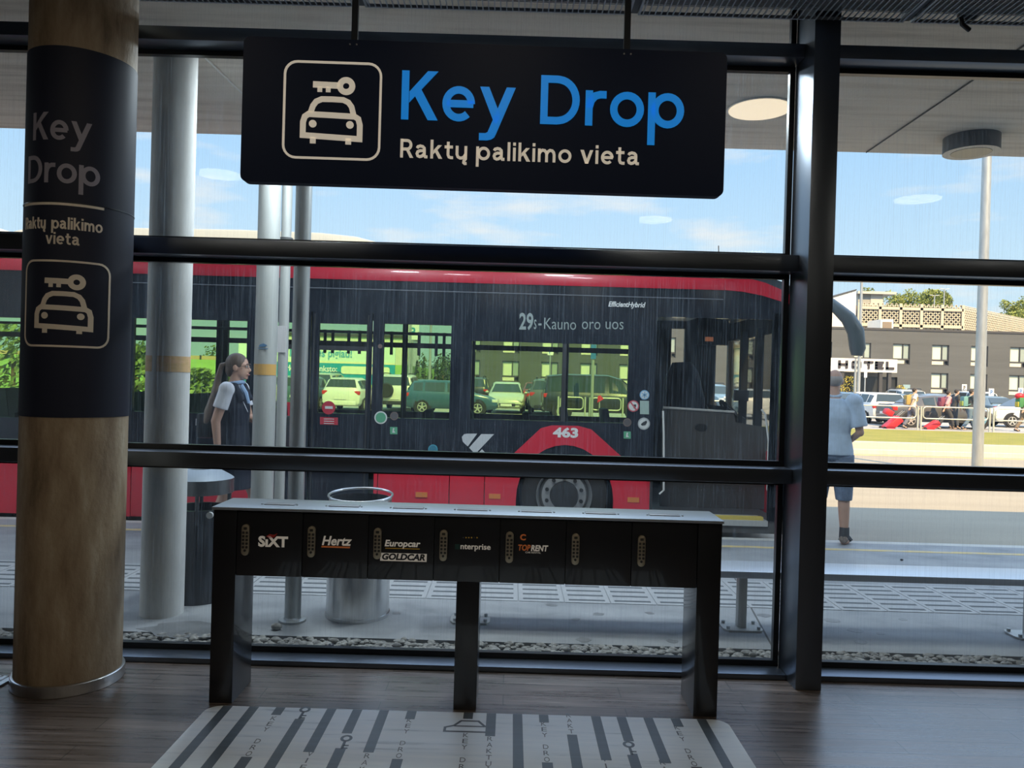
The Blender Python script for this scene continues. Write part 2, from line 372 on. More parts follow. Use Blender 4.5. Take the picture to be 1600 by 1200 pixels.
# ------------------------------------------------------------------ room shell
RX0, RX1, RY0, FY = -6.5, 7.0, -7.0, 4.19
DARKW = mat('dark_interior_wall', (.16, .145, .13), .8, var=.1)
def struct(name, mb, m, **k): return tag(mb.build(name, m, **k), kind='structure')
struct('floor', MB().box(RX0, RX1, RY0, 4.38, -.2, 0), wood_floor(), at=(0, 0, 0))
struct('ceiling', MB().box(RX0, RX1, RY0, 4.33, 4.02, 4.12), mat('dark_ceiling', (.035, .042, .055), .9))
struct('wall_back', MB().box(RX0, RX1, RY0 - .15, RY0, 0, 4.1), DARKW)
struct('wall_left', MB().box(RX0 - .15, RX0, RY0, 4.33, 0, 4.1), DARKW)
struct('wall_right', MB().box(RX1, RX1 + .15, RY0, 4.33, 0, 4.1), DARKW)
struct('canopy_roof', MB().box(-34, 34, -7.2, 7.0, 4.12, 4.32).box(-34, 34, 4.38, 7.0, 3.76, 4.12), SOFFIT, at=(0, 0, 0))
struct('wall_front', MB().box(-34, RX0 - .15, 4.19, 4.36, 0, 4.12).box(RX1 + .15, 34, 4.19, 4.36, 0, 4.12), CONC)
# glazing: three bays between mullions, four transoms in every bay
PANE = glass('window_glass', (.93, .96, .96), 1.0, dust_haze=.072, dust_haze_col=(.62, .78, .95))  # streaked dust, plus a bluish veil standing in for lens flare haze
MX = [(-6.4, -6.26), (-3.42, -3.28), (1.545, 1.683), (6.3, 6.44)]
GY = 4.345
for i, (a, b) in enumerate(MX):
    t_ = MB().box(a, b, 4.06, 4.325, 0, 3.9)
    struct('trim_%d' % (i + 1), t_, FRAME, bevel=.004)
ZT = [(0, .03), (1.075, 1.155), (2.235, 2.325), (3.40, 3.475)]
for i in range(3):
    a, b = MX[i][1], MX[i + 1][0]
    wn = thing('window_%d' % (i + 1), None, None, ((a + b) / 2, GY, 0), kind='structure')
    fr = MB()
    fr.box(a, b, FY, 4.325, 0, .03)
    for z0, z1 in ZT[1:]: fr.box(a, b, FY, 4.325, z0, z1)
    fr.build('transom', FRAME, wn, bevel=.004)
    bd = MB(); zs = [0.0, ZT[1][0], ZT[2][0], ZT[3][0], 3.76]
    for z0, z1 in ZT: bd.box(a, b, 4.325, 4.365, max(z0 - .025, 0), z1 + .03)
    for x0, x1 in ((a, a + .03), (b - .03, b)): bd.box(x0, x1, 4.327, 4.363, .03, 3.74)
    bd.build('glazing_bead', BLACK, wn)
    for k, (z0, z1) in enumerate([(ZT[0][1] + .03, ZT[1][0] - .025), (ZT[1][1] + .03, ZT[2][0] - .025), (ZT[2][1] + .03, ZT[3][0] - .025), (ZT[3][1] + .03, 3.755)]):
        MB().add([(a + .03, GY, z0), (b - .03, GY, z0), (b - .03, GY, z1), (a + .03, GY, z1)], [(0, 1, 2, 3)]).build('pane', PANE, wn)
struct('trim_5', MB().box(RX0, RX1, 4.38, 4.40, -.2, .0), BLACK)
# metal door track at the lower left
tr = MB()
a, b = G(-60, 1108), G(26, 1060)
d = (b - a).normalized(); nrm = V((-d.y, d.x, 0))
for k, (o1, o2, z) in enumerate(((0, .03, .012), (.045, .065, .012), (.08, .11, .012), (0, .11, .005))):
    tr.prism([(0, o1), ((b - a).length, o1), ((b - a).length, o2), (0, o2)], flat(a, d, nrm, (0, 0, 1)), 0, z)
struct('trim_6', tr, mat('track_aluminium', (.75, .77, .8), .3, 1.0))
# ------------------------------------------------------------------ mesh ceiling along the glass and round lamps behind
WIRE = mat('wire_mesh_metal', (.48, .52, .58), .5, .3)
def mesh_panel():
    r = thing('mesh_ceiling_panel', 'grey wire mesh ceiling panel above the glass wall', 'ceiling panel', (0, 3.62, 3.55), 'wire mesh ceiling panels')
    w_ = MB(); x0, x1, y0, y1, z = -.70, .70, 3.16, 4.07, 3.55
    for k in range(64): y = y0 + .01 + k * .0127; w_.box(x0, x1, y - .0012, y + .0012, z, z + .003)
    w_.build('cross_wires', WIRE, r)
    l_ = MB()
    for k in range(44): x = x0 + .025 + k * .0314; l_.box(x - .003, x + .003, y0, y1, z - .006, z)
    l_.build('long_wires', WIRE, r)
    f_ = MB().box(x0, x0 + .012, y0, y1, z - .004, z + .03).box(x1 - .012, x1, y0, y1, z - .004, z + .03).box(x0, x1, y1 - .012, y1, z - .004, z + .012).box(x0, x1, y0, y0 + .012, z - .004, z + .03)
    f_.build('panel_frame', WIRE, r)
    return r
mpan = mesh_panel(); mpan.location = (-4.45, 3.62, 3.55)
for k in range(1, 8):
    c_ = copy_tree(mpan); c_.location = (-4.45 + 1.44 * k, 3.62, 3.55)
rail = MB()
for k in range(9): x = -5.17 + 1.44 * k; rail.box(x - .018, x + .018, 3.1, 4.08, 3.56, 3.62)
struct('trim_7', rail, mat('ceiling_rail', (.10, .11, .13), .5, .5))
hk = MB(); hp = P(1512, 44, 4.0); hk.tube([hp + V((-.02, -.02, .16)), hp + V((-.045, -.01, .06)), hp + V((-.03, 0, .02)), hp + V((.02, .02, .0))], .012, 10)
hk.box(hp.x - .03, hp.x + .06, 3.98, 4.05, 3.56, 3.59)
tag(hk.build('cable_hook', BLACK, smooth=True), 'dark bent cable hook on the mesh ceiling at upper right', 'hook')
LAMP = mat('lamp_diffuser', (.9, .88, .82), .5, emit=(1, .86, .66), es=11)
def round_lamp(x, y, lab):
    r = thing('ceiling_or_fill_lamp', lab, 'lamp', (x, y, 3.52), 'round ceiling lamps of the hall')
    MB().lathe([(.0, .5), (.03, .5), (.03, .06), (.235, .06), (.235, 0), (.215, 0)], (x, y, 3.52), n=36).build('housing', BLACK, r, smooth=True)
    MB().cyl((x, y, 3.515), (x, y, 3.525), .215, n=36).build('diffuser', LAMP, r)
for x, y, w_ in ((-2.9, 1.2, 'front left'), (-.5, -.3, 'middle left'), (.25, -.8, 'middle'), (1.6, -.3, 'middle right'), (-3.2, -2.6, 'rear left'), (0, -3.4, 'rear middle'), (3.4, -2.4, 'rear right'), (4.0, 1.0, 'front right')):
    round_lamp(x, y, 'round warm ceiling lamp over the hall, %s of the group' % w_)
for x, w_ in ((-1.7, 'left'), (-.1, 'middle'), (1.35, 'right')):  # extra lamps added to brighten the hall and the sign face
    round_lamp(x, 2.2, 'added round warm fill lamp just before the hanging sign, %s of three' % w_)
# ------------------------------------------------------------------ concrete column with film and lettering
cx, cy, cr = P(119, 600, 3.94).x, 3.94, .245
col_ = thing('concrete_column', 'round bare concrete column wrapped in a dark lettered film inside the glass', 'column', (cx, cy, 0))
MB().cyl((cx, cy, 0), (cx, cy, 4.02), cr, n=72).build('shaft', CONC_IN, col_, smooth=True)
zb, zt = P(110, 653, 3.7).z, P(110, 72, 3.7).z
FILM = mat('dark_film', (.016, .020, .038), .6, spec=.3)
MB().lathe([(cr, zb), (cr + .0025, zb), (cr + .0025, zt), (cr, zt)], (cx, cy, 0), n=96).build('film', FILM, col_, smooth=True)
zs = P(110, 316, 3.7).z
MB().lathe([(cr + .0025, zs - .002), (cr + .0045, zs - .002), (cr + .0045, zs + .002), (cr + .0025, zs + .002)], (cx, cy, 0), n=96).build('film_seam', BLACK, col_)
MB().lathe([(cr, .001), (cr + .012, .001), (cr + .014, .004), (cr + .014, .055), (cr + .010, .058), (cr, .058)], (cx, cy, 0), n=96).build('base_ring', STEEL, col_, smooth=True)
A0 = math.radians(12.0)
def cyl_fr(z0):
    def f(u, v, d):
        a = A0 + u / cr; r_ = cr + .0025 + d
        return V((cx + r_ * math.sin(a), cy - r_ * math.cos(a), z0 + v))
    return f
cl = cyl_fr(0); D0, D1 = 0, .0018
zK = P(95, 219, 3.7).z; cap = P(95, 176, 3.7).z - zK
GREYV = mat('grey_vinyl', (.30, .29, .36), .6); TANV = mat('cream_column_vinyl', (.80, .72, .61), .6)
PK = [0, .835, 1.607]; PD = [0, .93, 1.43, 2.22]
def col_text(mb, txt, z, cp, u0, u1, starts=None, gap=.12):
    adv = sum(.34 if c == ' ' else GL[c][0] + gap for c in txt) - gap
    if starts: adv = starts[-1] + GL[txt[-1]][0]
    stroke_text(mb, txt, cl, u0, z, cp, D0, D1, gap=gap, starts=None if not starts else starts, width=(u1 - u0), step=.012, seg=.012)
m_ = MB()
def st_fit(mb, txt, z, cp, u0, u1, starts):
    tot = starts[-1] + GL[txt[-1]][0]; kx = (u1 - u0) / tot
    for i, ch in enumerate(txt):
        for kind, pts in GL[ch][1]:
            q = [(u0 + (starts[i] + a) * kx, z + b * cp) for a, b in pts]
            if kind == 'p':
                for s_ in slices(q, .012): mb.prism(s_, cl, D0, D1)
            else: mb.ribbon(q, W_ * cp, cl, D0, D1, closed=kind == 'c', seg=.012)
st_fit(m_, 'Key', zK, cap, -.165, .115, PK)
zD = P(95, 286, 3.7).z
st_fit(m_, 'Drop', zD, cap, -.20, .155, PD)
m_.build('lettering', GREYV, col_)
zr = P(100, 319, 3.7).z; MB().ribbon([(-.235, zr), (.178, zr)], .012, cl, D0, D1, seg=.012).build('rule_line', TANV, col_); m_ = MB()
z1_ = P(100, 358, 3.7).z; c1 = .058
col_text(m_, 'Raktu', z1_, c1, -.215, -.078); m_.build('subtitle', TANV, col_); m_ = MB(); col_text(m_, 'palikimo', z1_, c1, -.048, .172); m_.build('subtitle', TANV, col_); m_ = MB(); col_text(m_, 'vieta', P(100, 382, 3.7).z, c1, -.075, .075)
m_.build('subtitle', TANV, col_)
zi = P(100, 541, 3.7).z
k_, c_, f_ = pictogram(cl, -.195, zi, P(100, 408, 3.7).z - zi, D0, D1, .012)
k_.build('key_symbol', TANV, col_); c_.build('car_symbol', TANV, col_); f_.build('symbol_frame', TANV, col_)
# ------------------------------------------------------------------ hanging sign
SY = 3.2
sO, sX = P(375, 283, SY), P(1130, 312, SY + .03)
sW = (sX - sO).length; ux = V((sX.x - sO.x, .03, 0)).normalized(); sN = V((ux.y, -ux.x, 0))
sH = (P(378, 56, SY) - P(375, 283, SY)).length
sfr = flat(V((sO.x, SY, sO.z)), ux, (0, 0, 1), sN)
sg = thing('hanging_sign', 'wide dark blue hanging sign with blue key drop lettering above the locker counter', 'sign', sfr(sW / 2, 0, 0))
MB().prism(rrect(0, sW, 0, sH, .028), sfr, -.05, 0).build('panel', mat('sign_panel', (.001, .007, .028), .55, spec=.18), sg)
S_ = sW / 755.5        # metres per pixel of the sign
def su(px, py): return (px - 375 - (283 - py) * .013) * S_
def sv(px, py): return (283 + (px - 375) * .0384 - py) * S_
u0 = su(623.5, 189); v0 = sv(640, 189); capb = 76 * S_
for wd_, st_ in (('Key', [0, .835, 1.607]), ('Drop', [2.855, 3.78, 4.285, 5.075])):
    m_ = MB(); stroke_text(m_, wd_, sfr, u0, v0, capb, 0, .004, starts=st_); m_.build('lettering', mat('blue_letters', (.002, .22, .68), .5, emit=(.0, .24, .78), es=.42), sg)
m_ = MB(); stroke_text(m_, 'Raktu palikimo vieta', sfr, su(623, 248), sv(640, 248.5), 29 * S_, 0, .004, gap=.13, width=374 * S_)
LETC = mat('emissive_cream_letters', (.80, .74, .64), .6, emit=(1, .92, .78), es=.22)  # cream letter colour with a slight emission
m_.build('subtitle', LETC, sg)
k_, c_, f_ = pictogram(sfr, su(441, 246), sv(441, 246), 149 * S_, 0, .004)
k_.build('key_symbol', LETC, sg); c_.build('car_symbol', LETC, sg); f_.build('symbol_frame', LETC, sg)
for px in (548, 976):
    u = su(px, 62); p_ = sfr(u, sH, -.025)
    rd = MB().box(p_.x - .013, p_.x + .013, p_.y - .01, p_.y + .01, p_.z, 4.02).build('rod', BLACK, sg)
    for e in (-.014, .014): MB().disc(sfr(u + e, sH - .02, 0), .0035, sN, .003, 10).build('screw', STEEL, rd)
# ------------------------------------------------------------------ key drop counter
CY0, CY1 = 3.70, 3.97
def CXp(px, py): return P(px, py, CY0).x
xa, xb = CXp(330, 950), CXp(1125, 950); zt_ = P(540, 797, CY0).z; zu = P(560, 905, CY0).z
BODY = mat('black_laminate', (.010, .011, .014), .33, spec=.5, coat=.45)
ct = thing('locker_counter', 'long black key drop counter on three legs with seven small locker doors', 'locker counter', ((xa + xb) / 2, (CY0 + CY1) / 2, 0))
MB().box(xa - .006, xb + .006, CY0 - .012, CY1, zt_ - .014, zt_).build('top', mat('counter_top', (.40, .445, .49), .42, .65), ct, bevel=.003)
for a, b in ((xa, xa + .112), (CXp(711, 1000), CXp(747, 1000)), (xb - .115, xb)):
    if a > xa + .2 and b < xb - .2: MB().box(a, b, CY0, CY1 - .02, 0, zu).build('leg', BODY, ct, bevel=.003)
    else: MB().box(a, b, CY0, CY1, 0, zt_ - .014).build('leg', BODY, ct, bevel=.003)
ca, cb = xa + .114, xb - .117
MB().box(ca, cb, CY0 + .02, CY1 - .005, zu, zt_ - .014).build('carcass', BODY, ct)
LOCK = mat('bronze_lock', (.44, .38, .28), .38, .75); KEYS = mat('lock_button', (.03, .028, .025), .4)
dw = (cb - ca) / 7
cfr = wallfr((0, CY0 - .0005, 0))
slot_m = mat('slot_flap', (.30, .31, .33), .45, .6)
logos = []
for k in range(7):
    d0 = ca + k * dw; door = MB().box(d0 + .0018, d0 + dw - .0018, CY0, CY0 + .02, zu + .002, zt_ - .022).build('door', BODY, ct, bevel=.0015)
    lx = d0 + .046; lz = zt_ - .155
    lk = MB().prism(rrect(lx - .0185, lx + .0185, lz - .075, lz + .075, .0184, 8), cfr, 0, .016).build('keypad_lock', LOCK, door, bevel=.003)
    # seven doors x twelve keys: they are cut into one mesh per lock
    kb = MB()
    for r_ in range(5):
        for c_ in (-1, 1): kb.prism(rrect(lx + c_ * .0085 - .0055, lx + c_ * .0085 + .0055, lz + .036 - r_ * .0175 - .0055, lz + .036 - r_ * .0175 + .0055, .002, 3), cfr, .016, .0185)
    kb.prism(rrect(lx - .008, lx + .008, lz + .05, lz + .062, .003, 3), cfr, .016, .0172)
    kb.disc((lx, CY0 - .0165, lz - .05), .006, th=.003, n=14)
    tag(kb.build('button', KEYS, lk), kind='stuff')
    logos.append(door)
    sx0 = d0 + .10; sl_ = MB().box(sx0, sx0 + .15, CY0 + .085, CY0 + .135, zt_, zt_ + .004).build('slot_flap', slot_m, ct, bevel=.0015)
    for e in (-.012, .162): MB().cyl((sx0 + e, CY0 + .095, zt_), (sx0 + e, CY0 + .095, zt_ + .004), .005, n=12).build('screw', STEEL, sl_)
def lp(px, py): p_ = P(px, py, CY0); return p_.x, p_.z
def logo(name, door, body, px0, py, px1, hpx, m, bold=.0, shear=0, d=.0015):
    a, z = lp(px0, py); b, _ = lp(px1, py)
    return MB().text(body, cfr, a, b, z, h=hpx * CY0 / FPX, bold=bold, shear=shear, d=d).build(name, m, door)
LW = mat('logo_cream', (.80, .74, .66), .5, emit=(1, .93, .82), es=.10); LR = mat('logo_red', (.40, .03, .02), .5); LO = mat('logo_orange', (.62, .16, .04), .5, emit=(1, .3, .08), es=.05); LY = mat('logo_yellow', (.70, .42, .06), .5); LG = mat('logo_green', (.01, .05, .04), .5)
LGREY = mat('logo_dark_grey', (.06, .06, .07), .5)
def logo_shape(name, door, pts, m, d=.0015):
    return MB().prism([lp(*p_) for p_ in pts], cfr, .0002, d).build(name, m, door)
logo('logo', logos[0], 'SıXT', 403.5, 853, 450, 15, LW, .045)
logo_shape('logo_swoosh', logos[0], [(416, 838), (421, 834.5), (428, 835.5), (434, 833), (429, 839.5), (421, 840.5)], LR)
logo('logo', logos[1], 'Hertz', 503, 851, 550, 13.5, LW, .028, .22)
logo_shape('logo_underline', logos[1], [(502.5, 852.8), (547, 854.1), (546.6, 856.6), (502, 855.2)], LO)
logo('logo', logos[2], 'Europcar', 601, 853, 657, 9.5, LW, .03, .18)
logo_shape('logo_underline', logos[2], [(602, 855.8), (656, 857.2), (656, 858.4), (602, 857.0)], LY)
logo_shape('logo_plate', logos[2], [(594, 863.5), (667, 865.5), (666.5, 878), (594, 876)], LW)
logo('logo', logos[2], 'GOLDCAR', 597, 873.6, 664.5, 9, BODY, .045, .2, d=.0025)
logo('logo', logos[3], 'nterprise', 719.5, 857.5, 766.5, 8.6, LW, .02)
logo_shape('logo', logos[3], [(711, 850), (718, 850.2), (718, 858.5), (711, 858.2)], LG)
for a in range(6): logo_shape('logo_dot', logos[3], [(723 + a * 4.3, 839), (725 + a * 4.3, 839.1), (725 + a * 4.3, 841), (723 + a * 4.3, 840.9)], LGREY if a in (0, 4) else LY)
logo('logo', logos[4], 'TOP', 809.5, 859.6, 829, 8.6, LO, .035, .15)
logo('logo', logos[4], 'RENT', 829.5, 860.4, 856.5, 8.6, LW, .035, .15)
logo('logo', logos[4], 'C', 812.5, 843.5, 821.5, 8.6, LO, .04)
logo('logo', logos[4], 'CAR RENTAL', 821, 864.2, 845, 2.6, LW, .0)
# ------------------------------------------------------------------ floor graphic
far = G(720, 1112).y - .012; fxa, fxb = G(283, 1150).x, G(1150, 1150).x
gfr = flat((0, 0, 0), (1, 0, 0), (0, 1, 0), (0, 0, 1))
fg = thing('floor_graphic', 'pale blue white floor graphic with dark stripes and keys before the counter', 'floor graphic', ((fxa + fxb) / 2, far - .9, 0))
MB().prism(rrect(fxa, fxb, far - 1.75, far, .07, 8), gfr, 0, .002).build('sheet', mat('pale_vinyl', (.70, .75, .80), .33, var=.13, vscale=(2, 34, 2), bump=.1, spec=.6, stops=[(.30, (.46, .53, .60)), (.40, (.74, .82, .89)), (.7, (.82, .88, .93))]), fg)
st = MB()
def stripe(x, y0, y1, w=.045): st.prism([(x - w / 2, y1), (x + w / 2, y1), (x + w / 2, y0), (x - w / 2, y0)], gfr, .002, .0026)
near = far - 1.74
def zl(a, b): return G(200 + a * .3125, 1060 + b * .3125)
def zr_(a, b): return G(660 + a * .3375, 1060 + b * .3375)
for f in ((zl, 500, 140, None), (zl, 633, 143, None), (zl, 765, 147, 185), (zl, 595, 395, None), (zl, 860, 205, None), (zl, 1022, 150, 368), (zl, 1150, 155, 275), (zl, 1064, 352, None), (zl, 1283, 160, 372), (zl, 1422, 160, 200), (zl, 1348, 406, None),
          (zr_, 320, 160, 265), (zr_, 440, 160, None), (zr_, 560, 165, 200), (zr_, 578, 392, None), (zr_, 692, 263, None), (zr_, 800, 170, 370), (zr_, 918, 175, 285), (zr_, 972, 357, None), (zr_, 1040, 175, 380), (zr_, 1166, 180, 217), (zr_, 1268, 412, None), (zr_, 1290, 190, None), (zr_, 215, 152, 180)):
    fn, a, b0, b1 = f; p_ = fn(a, b0); y1 = min(p_.y, far - .002)
    # the stripe runs straight at the viewer: keep x, change y
    y0 = near if b1 is None else y1 - (p_.y - fn(a, b1).y)
    stripe(p_.x, y0, y1)
STRI = mat('stripe_grey', (.10, .125, .15), .35, var=.12, vscale=(2, 34, 2), spec=.6)
st.build('stripes', STRI, fg)
def stack(txt, p_, h=.026, dy=.056):
    lt = MB()
    for i, c in enumerate(txt):
        if c == ' ': lt.build('lettering', STRI, fg); lt = MB(); continue
        elif c == '|': lt.prism([(p_.x - .005, p_.y - i * dy), (p_.x + .005, p_.y - i * dy), (p_.x + .005, p_.y - i * dy + .01), (p_.x - .005, p_.y - i * dy + .01)], gfr, .002, .0026)
        elif c == 'I': lt.text(c, gfr, p_.x - .003, p_.x + .003, p_.y - i * dy, h=.04, d=.0027)
        else: lt.text(c, gfr, p_.x - .012, p_.x + .012, p_.y - i * dy, h=.04, d=.0027)
    lt.build('lettering', STRI, fg)
for fn, a, b, t_ in ((zl, 722, 212, 'KEY DROP'), (zl, 905, 392, 'VIETA'), (zl, 1192, 402, 'RAKTŲ'), (zl, 1405, 222, 'KEY DROP'), (zr_, 200, 275, 'KEY DROP'), (zr_, 312, 292, 'RAKTŲ'), (zr_, 562, 222, 'KEY DROP'), (zr_, 678, 182, 'RAKTŲ'), (zr_, 1183, 240, 'KEY DROP'), (zr_, 845, 388, 'VIETA'), (zr_, 1115, 402, 'RAKTŲ')):
    stack(t_, fn(a, b))
for fn, a, b in ((zl, 885, 158), (zl, 1092, 302), (zr_, 955, 308)):
    p_ = fn(a, b); kk = MB(); kk.ribbon([(p_.x + x, p_.y + y) for x, y in arc(0, 0, .02, .024, 0, 360, 18)[:-1]], .013, gfr, .002, .0027, closed=True)
    kk.ribbon([(p_.x, p_.y - .025), (p_.x, p_.y - .10)], .012, gfr, .002, .0027)
    for e in (.065, .09): kk.ribbon([(p_.x, p_.y - e), (p_.x + .024, p_.y - e)], .011, gfr, .002, .0027)
    kk.build('key_symbol', STRI, fg)
p_ = zr_(215, 240); cm_ = MB()
cm_.ribbon([(p_.x + x, p_.y + y) for x, y in ((-.11, -.02), (-.11, .02), (-.07, .04), (-.04, .09), (.04, .09), (.07, .04), (.11, .02), (.11, -.02))], .012, gfr, .002, .0027, closed=True)
cm_.ribbon([(p_.x - .07, p_.y + .035), (p_.x + .07, p_.y + .035)], .01, gfr, .002, .0027); cm_.build('car_symbol', STRI, fg)
# ------------------------------------------------------------------ outside, near: gravel, pavement, slabs
struct('pavement', MB().box(-34, 34, 4.68, 8.0, -.14, 0), PAVE, at=(0, 0, 0))
struct('gravel_bed', MB().box(-34, 34, 4.40, 4.68, -.2, -.02), mat('gravel_soil', (.16, .155, .14), .9, var=.3, vscale=(30, 30, 30)))
gs = MB()
for k in range(2300):
    x = R.uniform(-3.6, 4.6); y = R.uniform(4.425, 4.665); s_ = R.uniform(.010, .024)
    gs.ell((x, y, -.02 + s_ * .35 + R.uniform(0, .012)), (s_ * R.uniform(.9, 1.5), s_ * R.uniform(.8, 1.2), s_ * R.uniform(.55, .85)), 7, 5)
tag(gs.build('gravel', mat('gravel_stone', (.24, .235, .22), .8, var=.45, vscale=(33, 33, 33), detail=1), smooth=True), 'grey rounded gravel strip along the outside foot of the glass', 'gravel', kind='stuff')
sk = MB(); a, b = G(1222, 1038), G(1160, 925); dd = (b - a); sk.ribbon([(a.x, a.y), (b.x, b.y), (b.x + dd.x * .3, b.y + dd.y * .3)], .012, gfr, .0, .0012)
struct('trim_8', sk, mat('joint_dark', (.10, .10, .10), .9))
stn = MB()
STAIN = mat('wet_stain', (.17, .175, .18), .5, var=.2, vscale=(9, 9, 9))
for px, py, a, b in ((1335, 985, .05, .02), (1345, 1003, .045, .02), (1400, 921, .05, .03), (1300, 970, .05, .02), (1375, 990, .03, .012), (1470, 921, .04, .02), (911, 1000, .045, .02), (1050, 1002, .035, .018), (935, 960, .04, .015), (1015, 958, .03, .012), (862, 945, .04, .015), (1188, 912, .05, .03), (1195, 962, .045, .02), (1260, 915, .04, .02), (1410, 968, .03, .012), (900, 968, .03, .012), (1555, 918, .04, .02), (620, 958, .03, .012)):
    p_ = G(px, py); stn.prism([(p_.x + a * math.cos(t * PI / 5) * R.uniform(.7, 1.3), p_.y + b * 2.2 * math.sin(t * PI / 5) * R.uniform(.7, 1.3)) for t in range(10)], gfr, 0, .0012)
p_ = G(308, 985); stn.prism([(p_.x + .33 * math.cos(t * PI / 9) * R.uniform(.75, 1.2), p_.y + .17 * math.sin(t * PI / 9) * R.uniform(.75, 1.2)) for t in range(18)], gfr, 0, .0012)
tag(stn.build('pavement_stain', STAIN), 'dark damp stains scattered on the pale pavement', 'stain', kind='stuff')
SLAB = mat('slab_concrete', (.35, .36, .37), .65, var=.1, vscale=(9, 9, 9), bump=.1); SLOT = mat('slot_dark', (.09, .10, .11), .8)
slab = None; y0s, y1s = G(900, 942).y, G(900, 901).y; pit = .335
k = 0
for x in [(-4.6 + pit * i) for i in range(31)]:
    if slab is None:
        slab = thing('slotted_slab', 'slotted pale drainage slab set flush in the outdoor pavement', 'paving slab', (0, 0, 0), 'slotted drainage slabs')
        MB().box(.004, pit - .004, y0s, y1s, .0, .004).build('slab', SLAB, slab)
        q = MB(); n_ = 6
        for j in range(n_):
            y = y0s + (j + .5) * (y1s - y0s) / n_; q.box(.035, pit - .035, y - .017, y + .017, .004, .0052)
        q.build('slots', SLOT, slab); c_ = slab
    else: c_ = copy_tree(slab)
    c_.location = (x, 0, 0)
# curb line, yellow edge, road
CURB = mat('curb_concrete', (.50, .49, .45), .7, var=.1)
struct('trim_9', MB().box(-34, 34, 8.0, 8.12, -.2, 0), CURB)
struct('trim_10', MB().box(-34, 34, 7.62, 7.70, 0, .002), mat('worn_yellow_paint', (.55, .42, .18), .7, var=.4, vscale=(5, 20, 5), stops=[(.35, (.42, .42, .40)), (.5, (.58, .44, .19))]))
struct('road', MB().box(-60, 60, 8.12, 20.6, -.3, -.12), ASPH, at=(0, 0, 0))
struct('trim_11', MB().box(-60, 60, 15.4, 15.55, -.12, -.118).box(-60, 60, 20.2, 20.35, -.12, -.118), mat('road_yellow_paint', (.62, .45, .14), .7, var=.2, vscale=(2, 8, 2)))
struct('path', MB().box(-60, 60, 20.75, 23.6, -.3, -.03), mat('pink_paving', (.50, .37, .235), .8, var=.08, vscale=(.8, 3, 1)), at=(0, 0, 0))
struct('trim_12', MB().box(-60, 60, 20.6, 20.75, -.3, 0), CURB)
struct('trim_13', MB().box(-60, 60, 23.6, 23.75, -.3, .02), CURB)
GRASS = mat('lawn', (.30, .29, .05), .9, var=.35, vscale=(.7, 3.0, 2), bump=.4, bscale=(30, 30, 30), stops=[(.3, (.155, .165, .016)), (.5, (.22, .21, .024)), (.7, (.30, .26, .05))])
struct('grass_verge', MB().add([(-60, 23.75, 0), (60, 23.75, 0), (60, 31.2, .02), (-60, 31.2, .02), (-60, 23.75, -.3), (60, 23.75, -.3), (60, 31.2, -.3), (-60, 31.2, -.3)], [(0, 1, 2, 3), (4, 5, 6, 7), (0, 1, 5, 4), (3, 2, 6, 7)]), GRASS, at=(0, 0, 0))
struct('parking_ground', MB().box(-140, 140, 31.2, 260, -.3, .02), mat('parking_asphalt', (.36, .35, .33), .8, var=.1, vscale=(.3, .3, 1)), at=(0, 0, 0))
bl = MB()
for k in range(40):
    pass
bank = MB().add([(-75, 52, 0), (-9, 52, 0), (-9, 66, 2.6), (-75, 66, 2.6), (-75, 90, 2.6), (-9, 90, 2.6), (-75, 90, 0), (-9, 90, 0)], [(0, 1, 2, 3), (3, 2, 5, 4), (4, 5, 7, 6), (0, 3, 4, 6), (1, 7, 5, 2)])
struct('grass_bank', bank, mat('bright_grass', (.22, .36, .06), .9, var=.2, vscale=(.3, .5, .5)), at=(0, 0, 0))
# outdoor column, poles
x_ = G(255, 968); ocr = .135; oy = x_.y + ocr; ox = P(262, 600, oy).x
oc = thing('concrete_column', 'pale slender round concrete column outside with a faded orange band', 'column', (ox, oy, 0))
MB().cyl((ox, oy, 0), (ox, oy, 3.76), ocr, n=48).build('shaft', CONC, oc, smooth=True)
ORB = mat('faded_orange_tape', (.62, .40, .16), .7, var=.3, vscale=(12, 12, 30), stops=[(.3, (.52, .36, .12)), (.6, (.66, .42, .22))])
def band(parent, cx_, cy_, r_, z0, z1, a0, a1, m, name):
    q = MB(); n_ = 24; pts = []
    for i in range(n_):
        t0 = a0 + (a1 - a0) * i / n_; t1 = a0 + (a1 - a0) * (i + 1) / n_
        for rr_ in (r_ + .0015,): q.add([(cx_ + rr_ * math.sin(t), cy_ - rr_ * math.cos(t), z) for t in (t0, t1) for z in (z0, z1)], [(0, 2, 3, 1)])
    return q.build(name, m, parent)
zb0, zb1 = P(262, 581, oy - ocr).z, P(262, 556, oy - ocr).z
band(oc, ox, oy, ocr, zb0, zb1, -2.0, -.35, ORB, 'tape'); band(oc, ox, oy, ocr, zb0, zb1, -.1, 2.0, ORB, 'tape')
ay = 6.2; ax_ = P(414, 600, ay).x
PAINT = mat('grey_pole_paint', (.44, .45, .43), .5, .2, var=.08, vscale=(10, 10, 2))
ap = thing('canopy_post', 'thick pale grey steel post with orange band beside the woman', 'post', (ax_, ay, 0))
MB().cyl((ax_, ay, 0), (ax_, ay, 3.76), .088, n=40).build('shaft', PAINT, ap, smooth=True)
MB().cyl((ax_, ay, 0), (ax_, ay, .012), .14, n=32).build('base_flange', GALV, ap)
band(ap, ax_, ay, .088, P(414, 586, ay).z, P(414, 569, ay).z, -1.5, 1.5, mat('orange_tape', (.66, .38, .10), .6), 'tape')
pf = flat((ax_ + .0, ay - .0895, 0), (1, 0, 0), (0, 0, 1), (0, -1, 0)); q = MB(); zq = P(414, 546, ay).z
